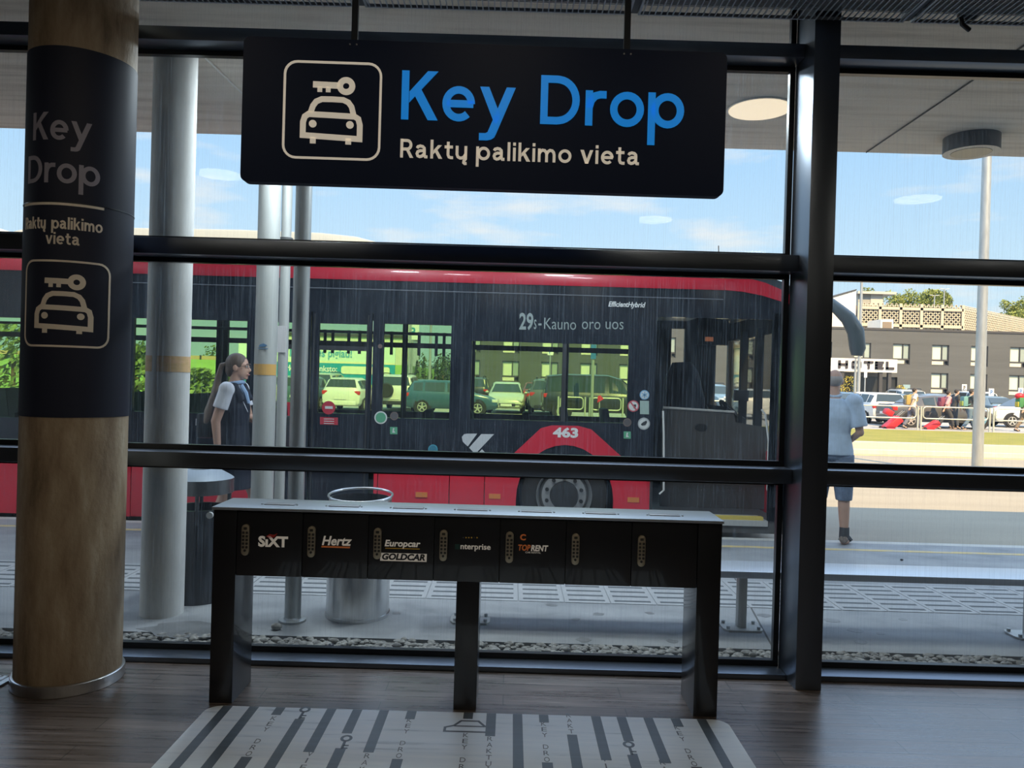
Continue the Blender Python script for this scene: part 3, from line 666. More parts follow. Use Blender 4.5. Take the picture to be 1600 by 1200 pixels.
q.prism([(-.035, zq), (.045, zq), (.045, zq + .006), (-.035, zq + .006)], pf, -.003, .001); q.prism([(-.03, zq + .018), (.01, zq + .016), (.04, zq + .03), (.01, zq + .045), (-.02, zq + .036)], pf, -.003, .001)
q.build('sticker', mat('sticker_blue', (.08, .18, .32), .6), ap)
bx_ = P(441, 600, 6.46).x
bp = thing('drain_pipe', 'thin grey pipe close behind the thick post with a notice', 'pipe', (bx_, 6.46, 0))
MB().cyl((bx_, 6.46, 0), (bx_, 6.46, 3.76), .042, n=28).build('shaft', PAINT, bp, smooth=True)
z0_, z1_ = P(441, 550, 6.3).z, P(441, 508, 6.3).z
MB().box(bx_ - .036, bx_ + .036, 6.412, 6.417, z0_, z1_).build('notice', mat('notice_paper', (.62, .60, .60), .6), bp)
zc_ = P(441, 376, 6.3).z
MB().box(bx_ - .04, bx_ + .16, 6.405, 6.425, zc_ - .025, zc_ + .025).lathe([(.046, -.05), (.058, -.05), (.058, .05), (.046, .05)], (bx_, 6.46, zc_), n=24).build('clamp', mat('clamp_dark', (.10, .10, .10), .5, .4), bp)
cyy = G(450, 970).y; cxx = P(467, 600, cyy).x
cp_ = thing('sign_pole', 'dark galvanised pole on a round flange left of the steel bin', 'pole', (cxx, cyy, 0))
MB().cyl((cxx, cyy, 0), (cxx, cyy, 3.76), .052, n=32).build('shaft', GALV, cp_, smooth=True)
MB().lathe([(0, 0), (.085, 0), (.085, .014), (.056, .02), (.052, .03)], (cxx, cyy, 0), n=32).build('base_flange', GALV, cp_, smooth=True)
# bins
BINB = mat('bin_black', (.018, .02, .024), .25, spec=.6); LID = mat('bin_lid', (.24, .28, .33), .55, .2)
by_ = 5.42; bxn = P(313, 760, by_).x
bn = thing('litter_bin', 'tall black litter bin with hooded grey lid behind the slim concrete column', 'litter bin', (bxn, by_, 0))
zl_ = P(330, 753, by_ - .2).z; zbod = P(330, 800, by_ - .2).z; br_ = .225
MB().lathe([(0, 0), (br_ - .02, 0), (br_ - .02, zbod), (br_ - .05, zbod), (br_ - .05, .1)], (bxn, by_, 0), n=48).build('body', BINB, bn, smooth=True)
MB().lathe([(br_ - .01, zl_ - .10), (br_, zl_ - .10), (br_, zl_), (br_ - .01, zl_)], (bxn, by_, 0), n=48).build('rim', mat('dark_rim', (.12, .125, .13), .35, .7), bn, smooth=True)
MB().lathe([(br_, zl_), (br_ - .02, zl_ + .015), (.12, zl_ + .065), (.10, zl_ + .067), (.09, zl_ + .055)], (bxn, by_, 0), n=48).build('lid', LID, bn, smooth=True)
MB().cyl((bxn, by_, zl_ + .045), (bxn, by_, zl_ + .055), .095, n=32).build('ash_tray', BINB, bn)
for t in (.3, 1.9, 3.4, 5.0): q = (bxn + (br_ - .03) * math.cos(t), by_ + (br_ - .03) * math.sin(t)); MB().cyl((*q, zbod - .1), (*q, zl_), .014, n=10).build('strut', BINB, bn)
q = P(328, 805, by_ - .215); MB().disc((q.x, by_ - .205, q.z), .022, th=.02).build('sticker', mat('sticker_grey', (.5, .5, .5), .6), bn)
p_ = G(560, 975); sr = .208; sy_ = p_.y + sr; sxx = P(563, 800, sy_).x; szt = P(563, 778, sy_).z
bn2 = thing('steel_bin', 'open topped brushed steel litter bin behind the counter', 'litter bin', (sxx, sy_, 0))
MB().lathe([(0, .004), (sr, .004), (sr, szt), (sr - .012, szt), (sr - .012, .03), (0, .03)], (sxx, sy_, 0), n=64).build('body', STEEL, bn2, smooth=True)
MB().lathe([(sr + .001, .0), (sr + .006, .0), (sr + .006, .022), (sr + .001, .022)], (sxx, sy_, 0), n=64).build('base_ring', STEEL, bn2, smooth=True)
rt = MB(); rt.tube([(sxx + (sr + .003) * math.cos(t * PI / 32), sy_ + (sr + .003) * math.sin(t * PI / 32), szt + .02 + .016 * math.sin(t * PI / 32)) for t in range(64)], .008, 8, closed=True)
rt.build('rim', STEEL, bn2, smooth=True)
MB().lathe([(0, szt - .25), (sr - .016, szt - .25), (sr - .016, szt + .004), (sr - .013, szt + .004)], (sxx, sy_, 0), n=48).build('liner', mat('liner_black', (.012, .012, .014), .7), bn2, smooth=True)
# bench
ALU = mat('bench_aluminium', (.55, .58, .62), .4, .7, var=.05, vscale=(2, 40, 2)); LEGM = mat('bench_leg', (.50, .50, .47), .5, .4)
bY0, bY1 = 4.93, 5.24; bz = P(1157, 893, bY0).z; x0 = P(690, 890, 5.0).x; x1 = x0 + 5.4
bc = thing('metal_bench', 'long backless metal bench on plated posts outside on the pavement', 'bench', ((x0 + x1) / 2, 5.08, 0))
MB().box(x0, x1, bY0, bY1, bz - .045, bz).build('seat', ALU, bc, bevel=.006)
for px in (733, 1157, 1582):
    p_ = G(px, 981); X = p_.x
    lg = MB().box(X - .028, X + .028, 5.05, 5.11, .012, bz - .05).build('leg', LEGM, bc, bevel=.003)
    MB().box(X - .19, X + .25, 5.0, 5.16, bz - .058, bz - .045).build('bracket', LEGM, lg)
    MB().prism([(X - .11, 4.99), (X + .11, 4.99), (X + .13, 5.03), (X + .13, 5.13), (X + .11, 5.17), (X - .11, 5.17), (X - .13, 5.13), (X - .13, 5.03)], gfr, 0, .012).build('base_plate', LEGM, lg)
    for ex in (-.10, .10):
        for ey in (5.02, 5.14): MB().cyl((X + ex, ey, .012), (X + ex, ey, .03), .012, n=8).build('bolt', GALV, lg)
for px, py, s_, lab in ((432, 984, .035, 'small grey stone on the pavement under the counter'), (517, 1011, .018, 'dark pebble lying by the gravel edge behind the counter'), (1409, 876, .016, 'small black stone lying on the pavement by the bench')):
    p_ = G(px, py); tag(MB().ell((p_.x, p_.y, s_ * .6), (s_, s_ * .8, s_ * .6), 10, 7).build('stone', mat('gravel_stone', (.4, .4, .4)) if s_ > .02 else BLACK, smooth=True), lab, 'stone')
p_ = G(1028, 1036, -.01); q = MB().prism([(p_.x - .07, p_.y + .02), (p_.x + .01, p_.y - .03), (p_.x + .05, p_.y - .035), (p_.x - .03, p_.y + .035)], gfr, -.005, .012)
tag(q.build('paper_scrap', WHITE), 'white scrap of litter lying on the gravel strip', 'litter')
# canopy lights, then added fill lights kept out of view
EMW = mat('canopy_lamp_glow', (.85, .8, .7), .5, emit=(1, .80, .55), es=.85)
for px, py, Yd, lab in ((1187, 174, 5.96, 'flat round canopy light nearer the glass'), (1518, 216, 6.5, 'round drum canopy light near the outer edge')):
    p_ = P(px, py, Yd); r_ = .245 if Yd < 6.3 else .215; hgt = .012 if Yd < 6.3 else .13
    o = thing('canopy_or_fill_light', lab, 'lamp', (p_.x, Yd, 3.76))
    MB().lathe([(0, 3.76), (r_, 3.76), (r_, 3.76 - hgt), (r_ - .05 if hgt > .05 else r_ - .012, 3.76 - hgt)], (p_.x, Yd, 0), n=44).build('housing', mat('lamp_housing', (.10, .11, .13), .5, .3) if hgt > .05 else WHITE, o, smooth=True)
    if hgt > .05: MB().lathe([(r_, 3.758 - hgt), (r_ - .06, 3.758 - hgt), (r_ - .06, 3.762 - hgt), (r_, 3.762 - hgt)], (p_.x, Yd, 0), n=44).build('trim_ring', CREAM, o)
    MB().cyl((p_.x, Yd, 3.755 - hgt), (p_.x, Yd, 3.762 - hgt), r_ - (.062 if hgt > .05 else .012), n=40).build('diffuser', EMW if hgt < .05 else mat('lamp_off', (.35, .33, .25), .4), o)
CL = bpy.data.lights.new('canopy_fill_area', 'AREA'); CL.shape = 'DISK'; CL.size = .4; CL.energy = 48; CL.color = (.82, .93, 1.0)  # unseen lights added to lift the shade under the canopy
CL2 = CL.copy(); CL2.energy = 22
for x, y, lab in ((-.85, 5.2, 'close to the glass behind the top left of the hanging sign'), (.95, 5.2, 'close to the glass behind the top right of the hanging sign'), (-1.55, 5.75, 'hidden behind the left end of the hanging sign'), (.6, 6.0, 'hidden behind the right half of the hanging sign'), (-6.2, 5.6, 'left of the view beyond the lettered column'), (6.3, 5.6, 'right of the view beyond the drum light'), (-9.8, 5.6, 'farthest left along the canopy'), (9.6, 5.6, 'farthest right along the canopy')):
    o = thing('canopy_or_fill_light', 'added round canopy fill light ' + lab, 'lamp', (x, y, 3.76), 'added canopy fill lights')
    MB().lathe([(0, 3.76), (.245, 3.76), (.245, 3.748), (.233, 3.748)], (x, y, 0), n=44).build('housing', WHITE, o, smooth=True)
    MB().cyl((x, y, 3.743), (x, y, 3.75), .233, n=40).build('diffuser', EMW, o)
    l_ = bpy.data.objects.new('fill_area', CL if y > 5.3 else CL2); COL.objects.link(l_); l_.parent = o; l_.location = (0, 0, -.025)
q = MB(); a = P(1352, 238, 7.0); b = P(1575, 112, 4.9); q.tube([(a.x, 6.98, 3.755), (b.x, 4.6, 3.755)], .006, 6)
struct('trim_14', q, mat('joint_dark', (.1, .1, .1)))
q = MB(); a = P(310, 125, 5.2); b = P(372, 186, 6.3); q.tube([(a.x, 5.0, 3.75), (b.x + .2, 6.9, 3.75)], .008, 6)
struct('trim_15', q, WHITE)
# ------------------------------------------------------------------ the bus
YB, YF = 8.2, 10.75
def bX(px, py=600): return P(px, py, YB).x
def bZ(px, py): return P(px, py, YB).z
def fX(px, py=580): return P(px, py, YF - .03).x
RED = mat('bus_red', (.60, .022, .045), .32, coat=.4, spec=.5); BGL = mat('bus_black_panel', (.014, .018, .026), .16, spec=.6)
BDK = mat('bus_dark_trim', (.02, .021, .023), .6); BGLASS = glass('bus_tinted_glass', (.78, .88, .74), 1.0); CLEARG = glass('bus_clear_glass', (.88, .92, .90), .8)
RUB = mat('tyre_rubber', (.018, .018, .018), .8); RIM = mat('wheel_steel', (.42, .43, .44), .4, .6); RAILW = mat('white_handrail', (.7, .7, .68), .4)
bfr = wallfr((0, YB, 0))
XL, XF = -9.0, bX(1247)
bus = thing('city_bus', 'long red and black city bus numbered 463 stopped at the curb', 'bus', ((XL + XF) / 2, 9.48, -.12))
zrt, zrb = bZ(900, 424), bZ(900, 447); zbelt = bZ(800, 727); zsk = bZ(10, 801); zfr = bZ(1230, 815)
def hole(p0, p1, t, b): return (bX(p0), bX(p1), bZ((p0 + p1) / 2, b), bZ((p0 + p1) / 2, t))
wl = [hole(-330, -170, 492, 645), hole(-140, 32, 494, 650), hole(60, 188, 497, 645), hole(207, 384, 499, 645), hole(598, 703, 507, 654), hole(736, 981, 536, 658)]
door2 = (bX(389), bX(581), zsk + .04, bZ(485, 487)); door1 = (bX(1024), bX(1206), zfr, bZ(1110, 497))
side = MB().holes(XL, bX(1238), zbelt, zrb, YB, YB + .05, wl + [door2, door1])
side.holes(bX(1015), bX(1238), zfr, zbelt, YB, YB + .05, [door1])
side.build('side_panel', BGL, bus)
for i, h in enumerate(wl):
    pn = MB().box(h[0], h[1], YB + .018, YB + .024, h[2], h[3]).build('window_pane', BGLASS, bus)
q = MB(); h = wl[5]; xm = bX(881); q.box(xm - .022, xm + .022, YB + .005, YB + .03, h[2], h[3]); q.build('window_divider', BDK, bus)
# lower red panels
def lpanel(a, b, name='lower_panel'):
    x0, x1 = bX(a, 760) + .004, bX(b, 760) - .004
    return MB().box(x0, x1, YB - .012, YB + .03, zsk, zbelt).build(name, RED, bus, bevel=.004)
for a, b in ((-430, -120), (205, 389), (583, 590), (590, 702), (702, 757)): lpanel(a, b)
def fender(cpx, cpy, left, right):
    def pt(x, y): return (bX(cpx + x, cpy + y), bZ(cpx + x, cpy + y))
    o_ = [pt(left, 72), (bX(cpx + left), zbelt)] if left < -100 else [pt(left, 72), pt(left, -50)]
    poly = [(bX(cpx + left, 760) + .004, zsk), (bX(cpx + left, 760) + .004, zbelt), pt(-96, -57), pt(-37, -112), pt(-20, -116.5), pt(22, -115.5), pt(42, -110), pt(104, -54), (bX(cpx + right, 740), zbelt), (bX(cpx + right, 760), zsk), pt(76, 40)]
    poly[-1] = (pt(76, 0)[0], zsk)
    poly += [pt(76 * math.cos(t * PI / 16), -86 * math.sin(t * PI / 16)) for t in range(17)] + [(pt(-76, 0)[0], zsk)]
    return poly
MB().prism(fender(882, 781, -125, 133), bfr, -.02, .02).build('wheel_arch_panel', RED, bus)
MB().prism(fender(112, 759, -232, 93), bfr, -.02, .02).build('wheel_arch_panel', RED, bus)
for cpx, cpy in ((882, 781), (112, 759)):
    X, zc = bX(cpx, cpy), .37
    MB().box(X - .62, X + .62, 8.62, 8.66, -.02, 1.1).box(X - .62, X + .62, 8.22, 8.66, 1.06, 1.1).box(X - .64, X - .6, 8.22, 8.66, 0, 1.1).box(X + .6, X + .64, 8.22, 8.66, 0, 1.1).build('wheel_well', BDK, bus)
    wh = MB().lathe([(.30, .0), (.40, -.012), (.46, -.006), (.485, .03), (.488, .22), (.46, .27), (.30, .28)], (X, 8.27, zc), 'y', 48).build('wheel', RUB, bus, smooth=True)
    rm = MB().lathe([(.305, .0), (.30, -.015), (.285, .02), (.27, .10), (.245, .055), (.24, .045), (.155, .035), (.150, .05), (.145, -.02), (.135, -.045), (.0, -.05)], (X, 8.27, zc), 'y', 48).build('rim', RIM, wh, smooth=True)
    hub = MB().cyl((X, 8.215, zc), (X, 8.30, zc), .15, .155, 32).build('hub', BDK, wh, smooth=True)
    for k in range(10):
        t = 2 * PI * (k + .5) / 10; c_ = (X + .195 * math.cos(t), 8.30, zc + .195 * math.sin(t))
        MB().cyl(c_, (c_[0], 8.275, c_[2]), .021, n=8).build('wheel_nut', BDK, wh)
# red roof rail, roof, pods
q = MB(); x1 = bX(1132, 440)
q.prism([(-.012, zrb), (-.02, zrb + .05), (-.005, zrt - .03), (.07, zrt), (.3, zrt + .01), (.3, zrb)], flat((XL, YB, 0), (0, 1, 0), (0, 0, 1), (1, 0, 0)), 0, x1 - XL)
q.build('roof_rail', RED, bus, smooth=True)
def bp_(px, py): return (bX(px, py), bZ(px, py))
MB().prism([bp_(1132, 430.7), bp_(1160, 433), bp_(1195, 442), bp_(1225, 455), bp_(1247, 470), bp_(1248, 480), bp_(1222, 472), bp_(1190, 462), bp_(1160, 456), bp_(1132, 453.5)], bfr, -.3, .018).build('front_roof_corner', RED, bus)
MB().prism([bp_(1140, 431), bp_(1165, 431), bp_(1205, 434), bp_(1230, 442), bp_(1250, 458), bp_(1256, 482), bp_(1247, 480), bp_(1200, 462), bp_(1150, 450)], bfr, -2.5, -.02).build('front_roof_dome', mat('bus_front_dome', (.05, .07, .08), .3), bus)
LIGHTG = mat('bus_roof_grey', (.55, .58, .58), .5)
ztop = zrt + .02
MB().box(XL, bX(1150), YB + .15, YF - .15, zrt - .3, ztop).build('roof', LIGHTG, bus)
MB().box(XL, bX(560), 8.75, 10.2, ztop, bZ(300, 392) + .1).build('pod_base', BDK, bus)
YP = 8.75; pfr = wallfr((0, YP, 0))
def pp(px, py): q_ = P(px, py, YP); return (q_.x, q_.z)
MB().prism([pp(4, 392), pp(10, 372), pp(22, 360), pp(45, 355), pp(200, 355), pp(370, 358), pp(500, 363), pp(556, 369), pp(590, 378), pp(620, 396), pp(650, 412), pp(640, 418), pp(560, 400)], pfr, -1.5, 0).build('roof_pod', mat('pod_grey', (.33, .38, .41), .45), bus, bevel=.03)
MB().prism([pp(-400, 400), pp(-400, 350), pp(-20, 350), pp(-6, 400)], pfr, -1.5, 0).build('roof_pod', LIGHTG, bus, bevel=.03)
q = MB(); a = P(1124, 432, 9.0); q.cyl(a - V((0, 0, .05)), a + V((-.02, 0, .36)), .006, n=6); q.build('aerial', BDK, bus)
# ends and inside
DASH = mat('bus_interior_grey', (.10, .10, .105), .7)
MB().box(XL, XL + .05, YB, YF, .1, zrt).build('rear_wall', BGL, bus)
MB().box(XL, XF - .1, YB + .02, YF - .02, .03, .16).build('floor_pan', mat('bus_floor', (.09, .09, .09), .6), bus)
MB().box(XL, XF - .25, YB + .05, YF - .05, zrb - .10, zrb - .06).build('headlining', mat('dark_headlining', (.03, .03, .033), .8), bus)
zf0, zf1 = 1.12, bZ(540, 500) + .18
fh = [(fX(a), fX(b), zf0, zf1) for a, b in ((-200, -30), (-10, 180), (205, 338), (356, 478), (490, 628), (636, 712), (742, 878), (888, 1000))]
fh += [(fX(1047), fX(1068), zf0 - .05, P(1057, 514, YF).z), (fX(1117), fX(1168), zf0 + .1, P(1140, 535, YF).z)]
MB().holes(XL, XF - .1, .05, zrt - .02, YF - .06, YF, fh).build('far_side_wall', BDK, bus)
for h in fh:
    MB().box(h[0], h[1], YF - .035, YF - .03, h[2], h[3]).build('window_pane', CLEARG if h is fh[-1] or h is fh[-2] else BGLASS, bus)
q = MB()
for h in fh[:-2]:
    for z, t in ((2.04, .035), (2.20, .018)): q = MB().box(h[0], h[1], YF - .07, YF - .06, z - t, z + t); q.build('window_bar', BDK, bus)
SEAT = mat('bus_seat', (.03, .035, .05), .8); POLE = mat('bus_grab_pole', (.06, .06, .06), .4, .5)
def bseat(x, y, z=.55, w=.45, dx=1):
    q = MB().box(x - .24, x + .24, y - w / 2, y + w / 2, z - .08, z + .02)
    q.obox((x - dx * .27, y, z + .36), (.09, w, .80), Matrix.Rotation(dx * -.14, 3, 'Y'))
    return q.build('passenger_seat', SEAT, bus, bevel=.03)
for px in (40, 150, 250, 345): 
    for y in (9.9, 10.35): bseat(P(px, 640, 10.1).x, y)
for px in (545, 705, 770, 860, 920, 985):
    bseat(P(px, 640, 10.1).x, 10.35, .42 if px < 900 else .5)
for px, yy in ((232, 9.4), (345, 9.5), (631, 9.3), (720, 9.2), (1000, 9.3)):
    x = P(px, 560, yy).x; MB().cyl((x, yy, .16), (x, yy, zrb - .1), .018, n=10).build('grab_pole', POLE, bus)
zr_b = 2.12
MB().tube([(P(205, 530, 9.2).x, 9.2, zr_b), (P(980, 530, 9.2).x, 9.2, zr_b)], .018, 8).build('grab_rail', POLE, bus)
for px in (508, 520, 545, 562, 612, 655, 682, 694):
    x = P(px, 530, 9.2).x; MB().box(x - .018, x + .018, 9.195, 9.205, zr_b - .26, zr_b + .02).build('hand_strap', BDK, bus)
# middle door, two leaves
zh = door2[3]
for a, b, wa, wb in ((389, 484, 398, 476), (485, 580, 497, 571)):
    x0, x1 = bX(a), bX(b)
    hz0, hz1 = bZ(535, 646), bZ(535, 506)
    lf = MB().holes(x0 + .004, x1 - .004, door2[2], zh, YB + .002, YB + .035, [(bX(wa), bX(wb), hz0, hz1)]).build('door_leaf', BGL, bus)
    MB().box(bX(wa), bX(wb), YB + .015, YB + .02, hz0, hz1).build('door_pane', BGLASS, lf)
    zc_ = bZ(533, 544); MB().box(bX(wa), bX(wb), YB + .005, YB + .03, zc_ - .024, zc_ + .024).build('door_bar', BDK, lf)
    xh = bX(488 if a < 450 else 572, 650); 
    MB().box(xh - .008, xh + .008, YB - .008, YB + .002, door2[2] + .02, zh - .02).build('rubber_seal', BDK, lf)
# front doorway
MB().box(door1[0], door1[1], YB - .005, YB + .35, zfr - .06, zfr).build('step_edge', mat('step_light', (.45, .46, .45), .5), bus)
MB().box(bX(1115), bX(1200), YB + .02, YB + .10, zfr, zfr + .035).build('step_strip', mat('step_yellow', (.62, .48, .10), .6), bus)
MB().box(bX(1015), bX(1024), YB - .02, YB + .01, zfr, zbelt + .0).build('door_jamb', BDK, bus)
YPn = 9.05
zt1 = P(1120, 645, YPn).z
prt = MB(); prt.prism([(P(1036, 642, YPn).x, .16), (P(1200, 662, YPn).x, .16), (P(1200, 662, YPn).x, P(1200, 668, YPn).z), (P(1150, 650, YPn).x, P(1150, 660, YPn).z), (P(1147, 645, YPn).x, P(1147, 647, YPn).z), (P(1036, 638, YPn).x, P(1036, 638, YPn).z)], wallfr((0, YPn, 0)), -.04, 0)
prt = prt.build('driver_partition', mat('partition_grey', (.085, .082, .08), .6), bus)
c_ = P(1095, 668, YPn); MB().prism([(c_.x + .075 * math.cos(t * PI / 8), c_.z + .045 * math.sin(t * PI / 8)) for t in range(16)], wallfr((0, YPn, 0)), 0, .008).build('partition_latch', BDK, prt)
a, b = P(1036, 638, YPn), P(1147, 645, YPn); MB().tube([a + V((0, -.01, .01)), b + V((0, -.01, .01))], .014, 8).build('partition_rail', RAILW, prt)
q = MB(); sx_, sz0 = P(1072, 630, 9.75).x, P(1072, 640, 9.75).z
q.tube([(sx_, 9.75, .75), (sx_ - .02, 9.75, sz0 + .1), (sx_ - .06, 9.75, sz0 + .45), (sx_ - .07, 9.75, sz0 + .60)], [(.26, .13), (.26, .11), (.21, .09), (.12, .07)], 16); q.box(sx_ - .1, sx_ + .45, 9.5, 10.0, .70, .85)
q.build('driver_seat', SEAT, bus, smooth=True)
c_ = P(1145, 648, 9.8); q = MB(); rot = Matrix.Rotation(math.radians(48), 3, 'Y')
q.tube([c_ + rot @ V((.23 * math.cos(t * PI / 16), .23 * math.sin(t * PI / 16), 0)) for t in range(32)], .017, 8, closed=True); q.tube([c_ + rot @ V((-.23, 0, 0)), c_ + rot @ V((.23, 0, 0))], .015, 8)
q.tube([c_, c_ + V((.2, 0, -.35))], .03, 8); q.build('steering_wheel', BDK, bus, smooth=True)
c_ = P(1158, 618, 9.2); MB().obox(c_, (.17, .05, .13)).build('ticket_terminal', BDK, bus, bevel=.008)
MB().box(c_.x - .02, c_.x + .02, 9.2, 9.24, c_.z - .35, c_.z - .05).build('terminal_stand', BDK, bus)
MB().prism([(P(1150, 655, 9.5).x, .2), (XF - .15, .2), (XF - .15, 1.2), (XF - .4, 1.35), (P(1150, 655, 9.5).x, 1.22)], wallfr((0, 9.45, 0)), -1.1, 0).build('dashboard', DASH, bus, bevel=.02)
for pts in (((1036, 642), (1037, 680), (1037, 766), (1030, 772)), ((1190, 640), (1196, 648), (1201, 690), (1199, 765), (1205, 776))):
    MB().tube([P(x, y, YB + .06) for x, y in pts], .011, 8).build('handrail', RAILW, bus, smooth=True)
MB().obox(P(1108, 530, 8.5), (.09, .03, .05)).build('warning_lamp', mat('amber_lens', (.55, .16, .06), .4), bus, bevel=.006)
# folded inward door leaf on the front side
lf = MB(); x0 = bX(1206)
lf.holes(bX(1206), bX(1236), zfr, bZ(1220, 490), YB + .0, YB + .03, [(bX(1214), bX(1230), zfr + .15, bZ(1220, 510))])
lf.build('door_pillar', BDK, bus)
q = MB(); q.tube([P(1219, 560, YB + .02), P(1219, 650, YB + .02), P(1217, 800, YB + .02)], .008, 6); q.build('door_seal', RAILW, bus)
MB().prism([bp_(1237, 490), bp_(1248, 488), bp_(1247, 700), bp_(1245, 812), bp_(1236, 814), bp_(1237, 700)], bfr, -.10, .012).build('front_corner_strip', RED, bus)
MB().box(XF - .04, XF + .02, YB + .1, YF - .05, .05, .85).build('front_panel', RED, bus, bevel=.02)
MB().box(XF - .02, XF - .01, YB + .1, YF - .08, .86, bZ(1240, 482)).build('windscreen', CLEARG, bus)
MB().box(XF - .06, XF, YF - .08, YF, .05, bZ(1240, 478)).build('front_far_pillar', BDK, bus)
MB().box(XF - .10, XF - .05, YB + .12, YF - .1, 2.22, bZ(1240, 482)).build('sun_blind', mat('dark_headlining', (.03, .03, .033)), bus)
for y in (9.75, 9.15): MB().box(XF - .16, XF - .08, y - .05, y + .05, .9, 2.3).build('cab_pillar', BDK, bus)
MB().box(fX(1085), XF - .1, YF - .20, YF - .08, 2.16, zrb - .1).build('cab_header', BDK, bus)
MB().tube([(XF - .1, 8.35, 2.50), P(1285, 462, 8.1), P(1307, 481, 8.05), P(1325, 497, 8.0), P(1337, 518, 8.0), P(1340, 545, 8.0), P(1339, 556, 8.0)], [(.03, .04), (.05, .06), (.06, .075), (.075, .085), (.085, .09), (.08, .085), (.055, .06)], 18).build('mirror_arm', mat('mirror_grey', (.13, .16, .17), .38), bus, smooth=True)
c_ = P(1155, 566, 11.0); q = MB(); q.tube([c_ + V((-.04, 0, .28)), c_ + V((-.03, 0, .2)), c_ + V((.02, 0, -.2)), c_ + V((.03, 0, -.27))], [(.05, .03), (.085, .04), (.085, .04), (.05, .03)], 14)
q.tube([c_ + V((-.04, 0, .28)), c_ + V((.15, -.2, .34)), (XF - .1, 10.7, 2.4)], .02, 8); q.build('far_mirror', mat('far_mirror_cream', (.45, .40, .28), .4), bus, smooth=True)
# marks and writing on the side
def bnum(body, px0, py, px1, hpx, m, name='lettering', bold=.0, shear=0):
    a, b = P(px0, py, YB), P(px1, py, YB)
    return MB().text(body, bfr, a.x, b.x, a.z, h=hpx * YB / FPX, d=.024, bold=bold, shear=shear).build(name, m, bus)
WV = mat('bus_white_vinyl', (.72, .72, .70), .5)
bnum('463', 863.5, 682, 903, 13.5, WV, 'fleet_number', .045)
bnum('EfficientHybrid', 950, 479, 1008, 7.5, WV, 'lettering', .03, .25)
LED = mat('display_pixels', (.24, .29, .28), .6, emit=(.62, .75, .68), es=.05)
dsp = MB().box(bX(800), bX(985), YB - .002, YB + .001, bZ(890, 522), bZ(890, 484)).build('destination_display', BGL, bus)
a, b = bp_(811, 514), bp_(833, 514); MB().text('29', bfr, a[0], b[0], a[1], h=.165, d=.004, bold=.025).build('display_number', LED, dsp)
for s_, p0, p1 in (('s', 834, 838), ('-', 841, 846)): a, b = bp_(p0, 514), bp_(p1, 514); MB().text(s_, bfr, a[0], b[0], a[1], h=.15, d=.004).build('display_text', LED, dsp)
for s_, p0, p1 in (('Kauno', 850, 900), ('oro', 909, 938), ('uos', 946, 974)): a, b = bp_(p0, 514), bp_(p1, 514.5); MB().text(s_, bfr, a[0], b[0], a[1], h=.12, d=.004, bold=-.004).build('display_text', LED, dsp)
def sticker(px, py, r, m, ring=None, name='sticker'):
    c_ = P(px, py, YB); k_ = YB / FPX
    o_ = MB().disc((c_.x, YB - .0005, c_.z), r * k_, th=.0015).build(name, ring or m, bus)
    if ring: MB().disc((c_.x, YB - .002, c_.z), r * k_ * .8, th=.0012).build('sticker_face', m, o_)
    return o_
def plate(pts, m, name='sticker', d=.002): return MB().prism([bp_(*p_) for p_ in pts], bfr, 0, d).build(name, m, bus)
def m_(n, c): return mat(n, c, .5)
SR, SG, SB, SWt, SGr = m_('sticker_red', (.45, .03, .05)), m_('sticker_green', (.10, .35, .20)), m_('sticker_cyan', (.03, .18, .26)), m_('sticker_white', (.62, .64, .62)), m_('sticker_dim', (.09, .08, .08))
s_ = sticker(513.5, 637, 10.5, SR); plate([(508, 634.5), (520, 634.8), (520, 639), (508, 638.7)], SWt, 'sticker_bar', .004)
plate([(500, 651.5), (528, 652.5), (528, 664), (500, 663)], SR)
for y in (654, 657.5, 661): plate([(506, y), (522, y + .4), (522, y + 1.4), (506, y + 1)], SWt, 'sticker_bar', .004)
plate([(442, 628), (455, 628.5), (455, 664), (442, 663.5)], SR)
sticker(595, 652.5, 10, SG, SWt); sticker(616, 650, 6.5, SGr, m_('sticker_brown', (.16, .11, .09)))
plate([(609.5, 667), (621, 667.3), (621, 678.5), (609.5, 678.2)], SG); plate([(614, 669), (616.5, 669), (615.5, 673), (618, 676), (613, 676)], SWt, 'sticker_mark', .004)
sticker(676.5, 702, 7.5, SB, m_('sticker_cyan_rim', (.06, .30, .40)))
sticker(1007, 617, 7.5, SWt, m_('sticker_blue_rim', (.2, .4, .6))); sticker(989.5, 634.5, 9, SWt, m_('sticker_red_rim', (.5, .10, .12)))
plate([(984, 628.5), (986, 627.5), (996, 641), (994, 642)], m_('sticker_red_rim', (.5, .1, .12)), 'sticker_bar', .006); plate([(989, 632), (994, 632), (993, 638), (990, 638)], BDK, 'sticker_mark', .005)
for t in range(3):
    c_ = P(1007, 617, YB); dx = .034 * math.cos(t * PI / 3 + .5); dz = .034 * math.sin(t * PI / 3 + .5); MB().ribbon([(c_.x - dx, c_.z - dz), (c_.x + dx, c_.z + dz)], .01, bfr, 0, .006).build('sticker_mark', m_('sticker_blue_rim', (.2, .4, .6)), bus)
plate([(1000, 626), (1014, 626.4), (1014, 647.4), (1000, 647)], m_('sticker_mint', (.34, .45, .40))); sticker(1006, 662, 9.5, SWt, m_('sticker_grey_rim', (.40, .42, .42)))
plate([(1001, 663), (1005, 659.5), (1010, 657), (1011, 660), (1008, 664.5), (1003, 665)], BDK, 'sticker_mark', .006)
sticker(980, 660, 6.5, SGr, m_('sticker_brown', (.16, .11, .09))); plate([(974.5, 674), (985.5, 674.3), (985.5, 685.5), (974.5, 685.2)], SG); plate([(979, 676), (981.5, 676), (980.5, 680), (983, 683), (978, 683)], SWt, 'sticker_mark', .004)
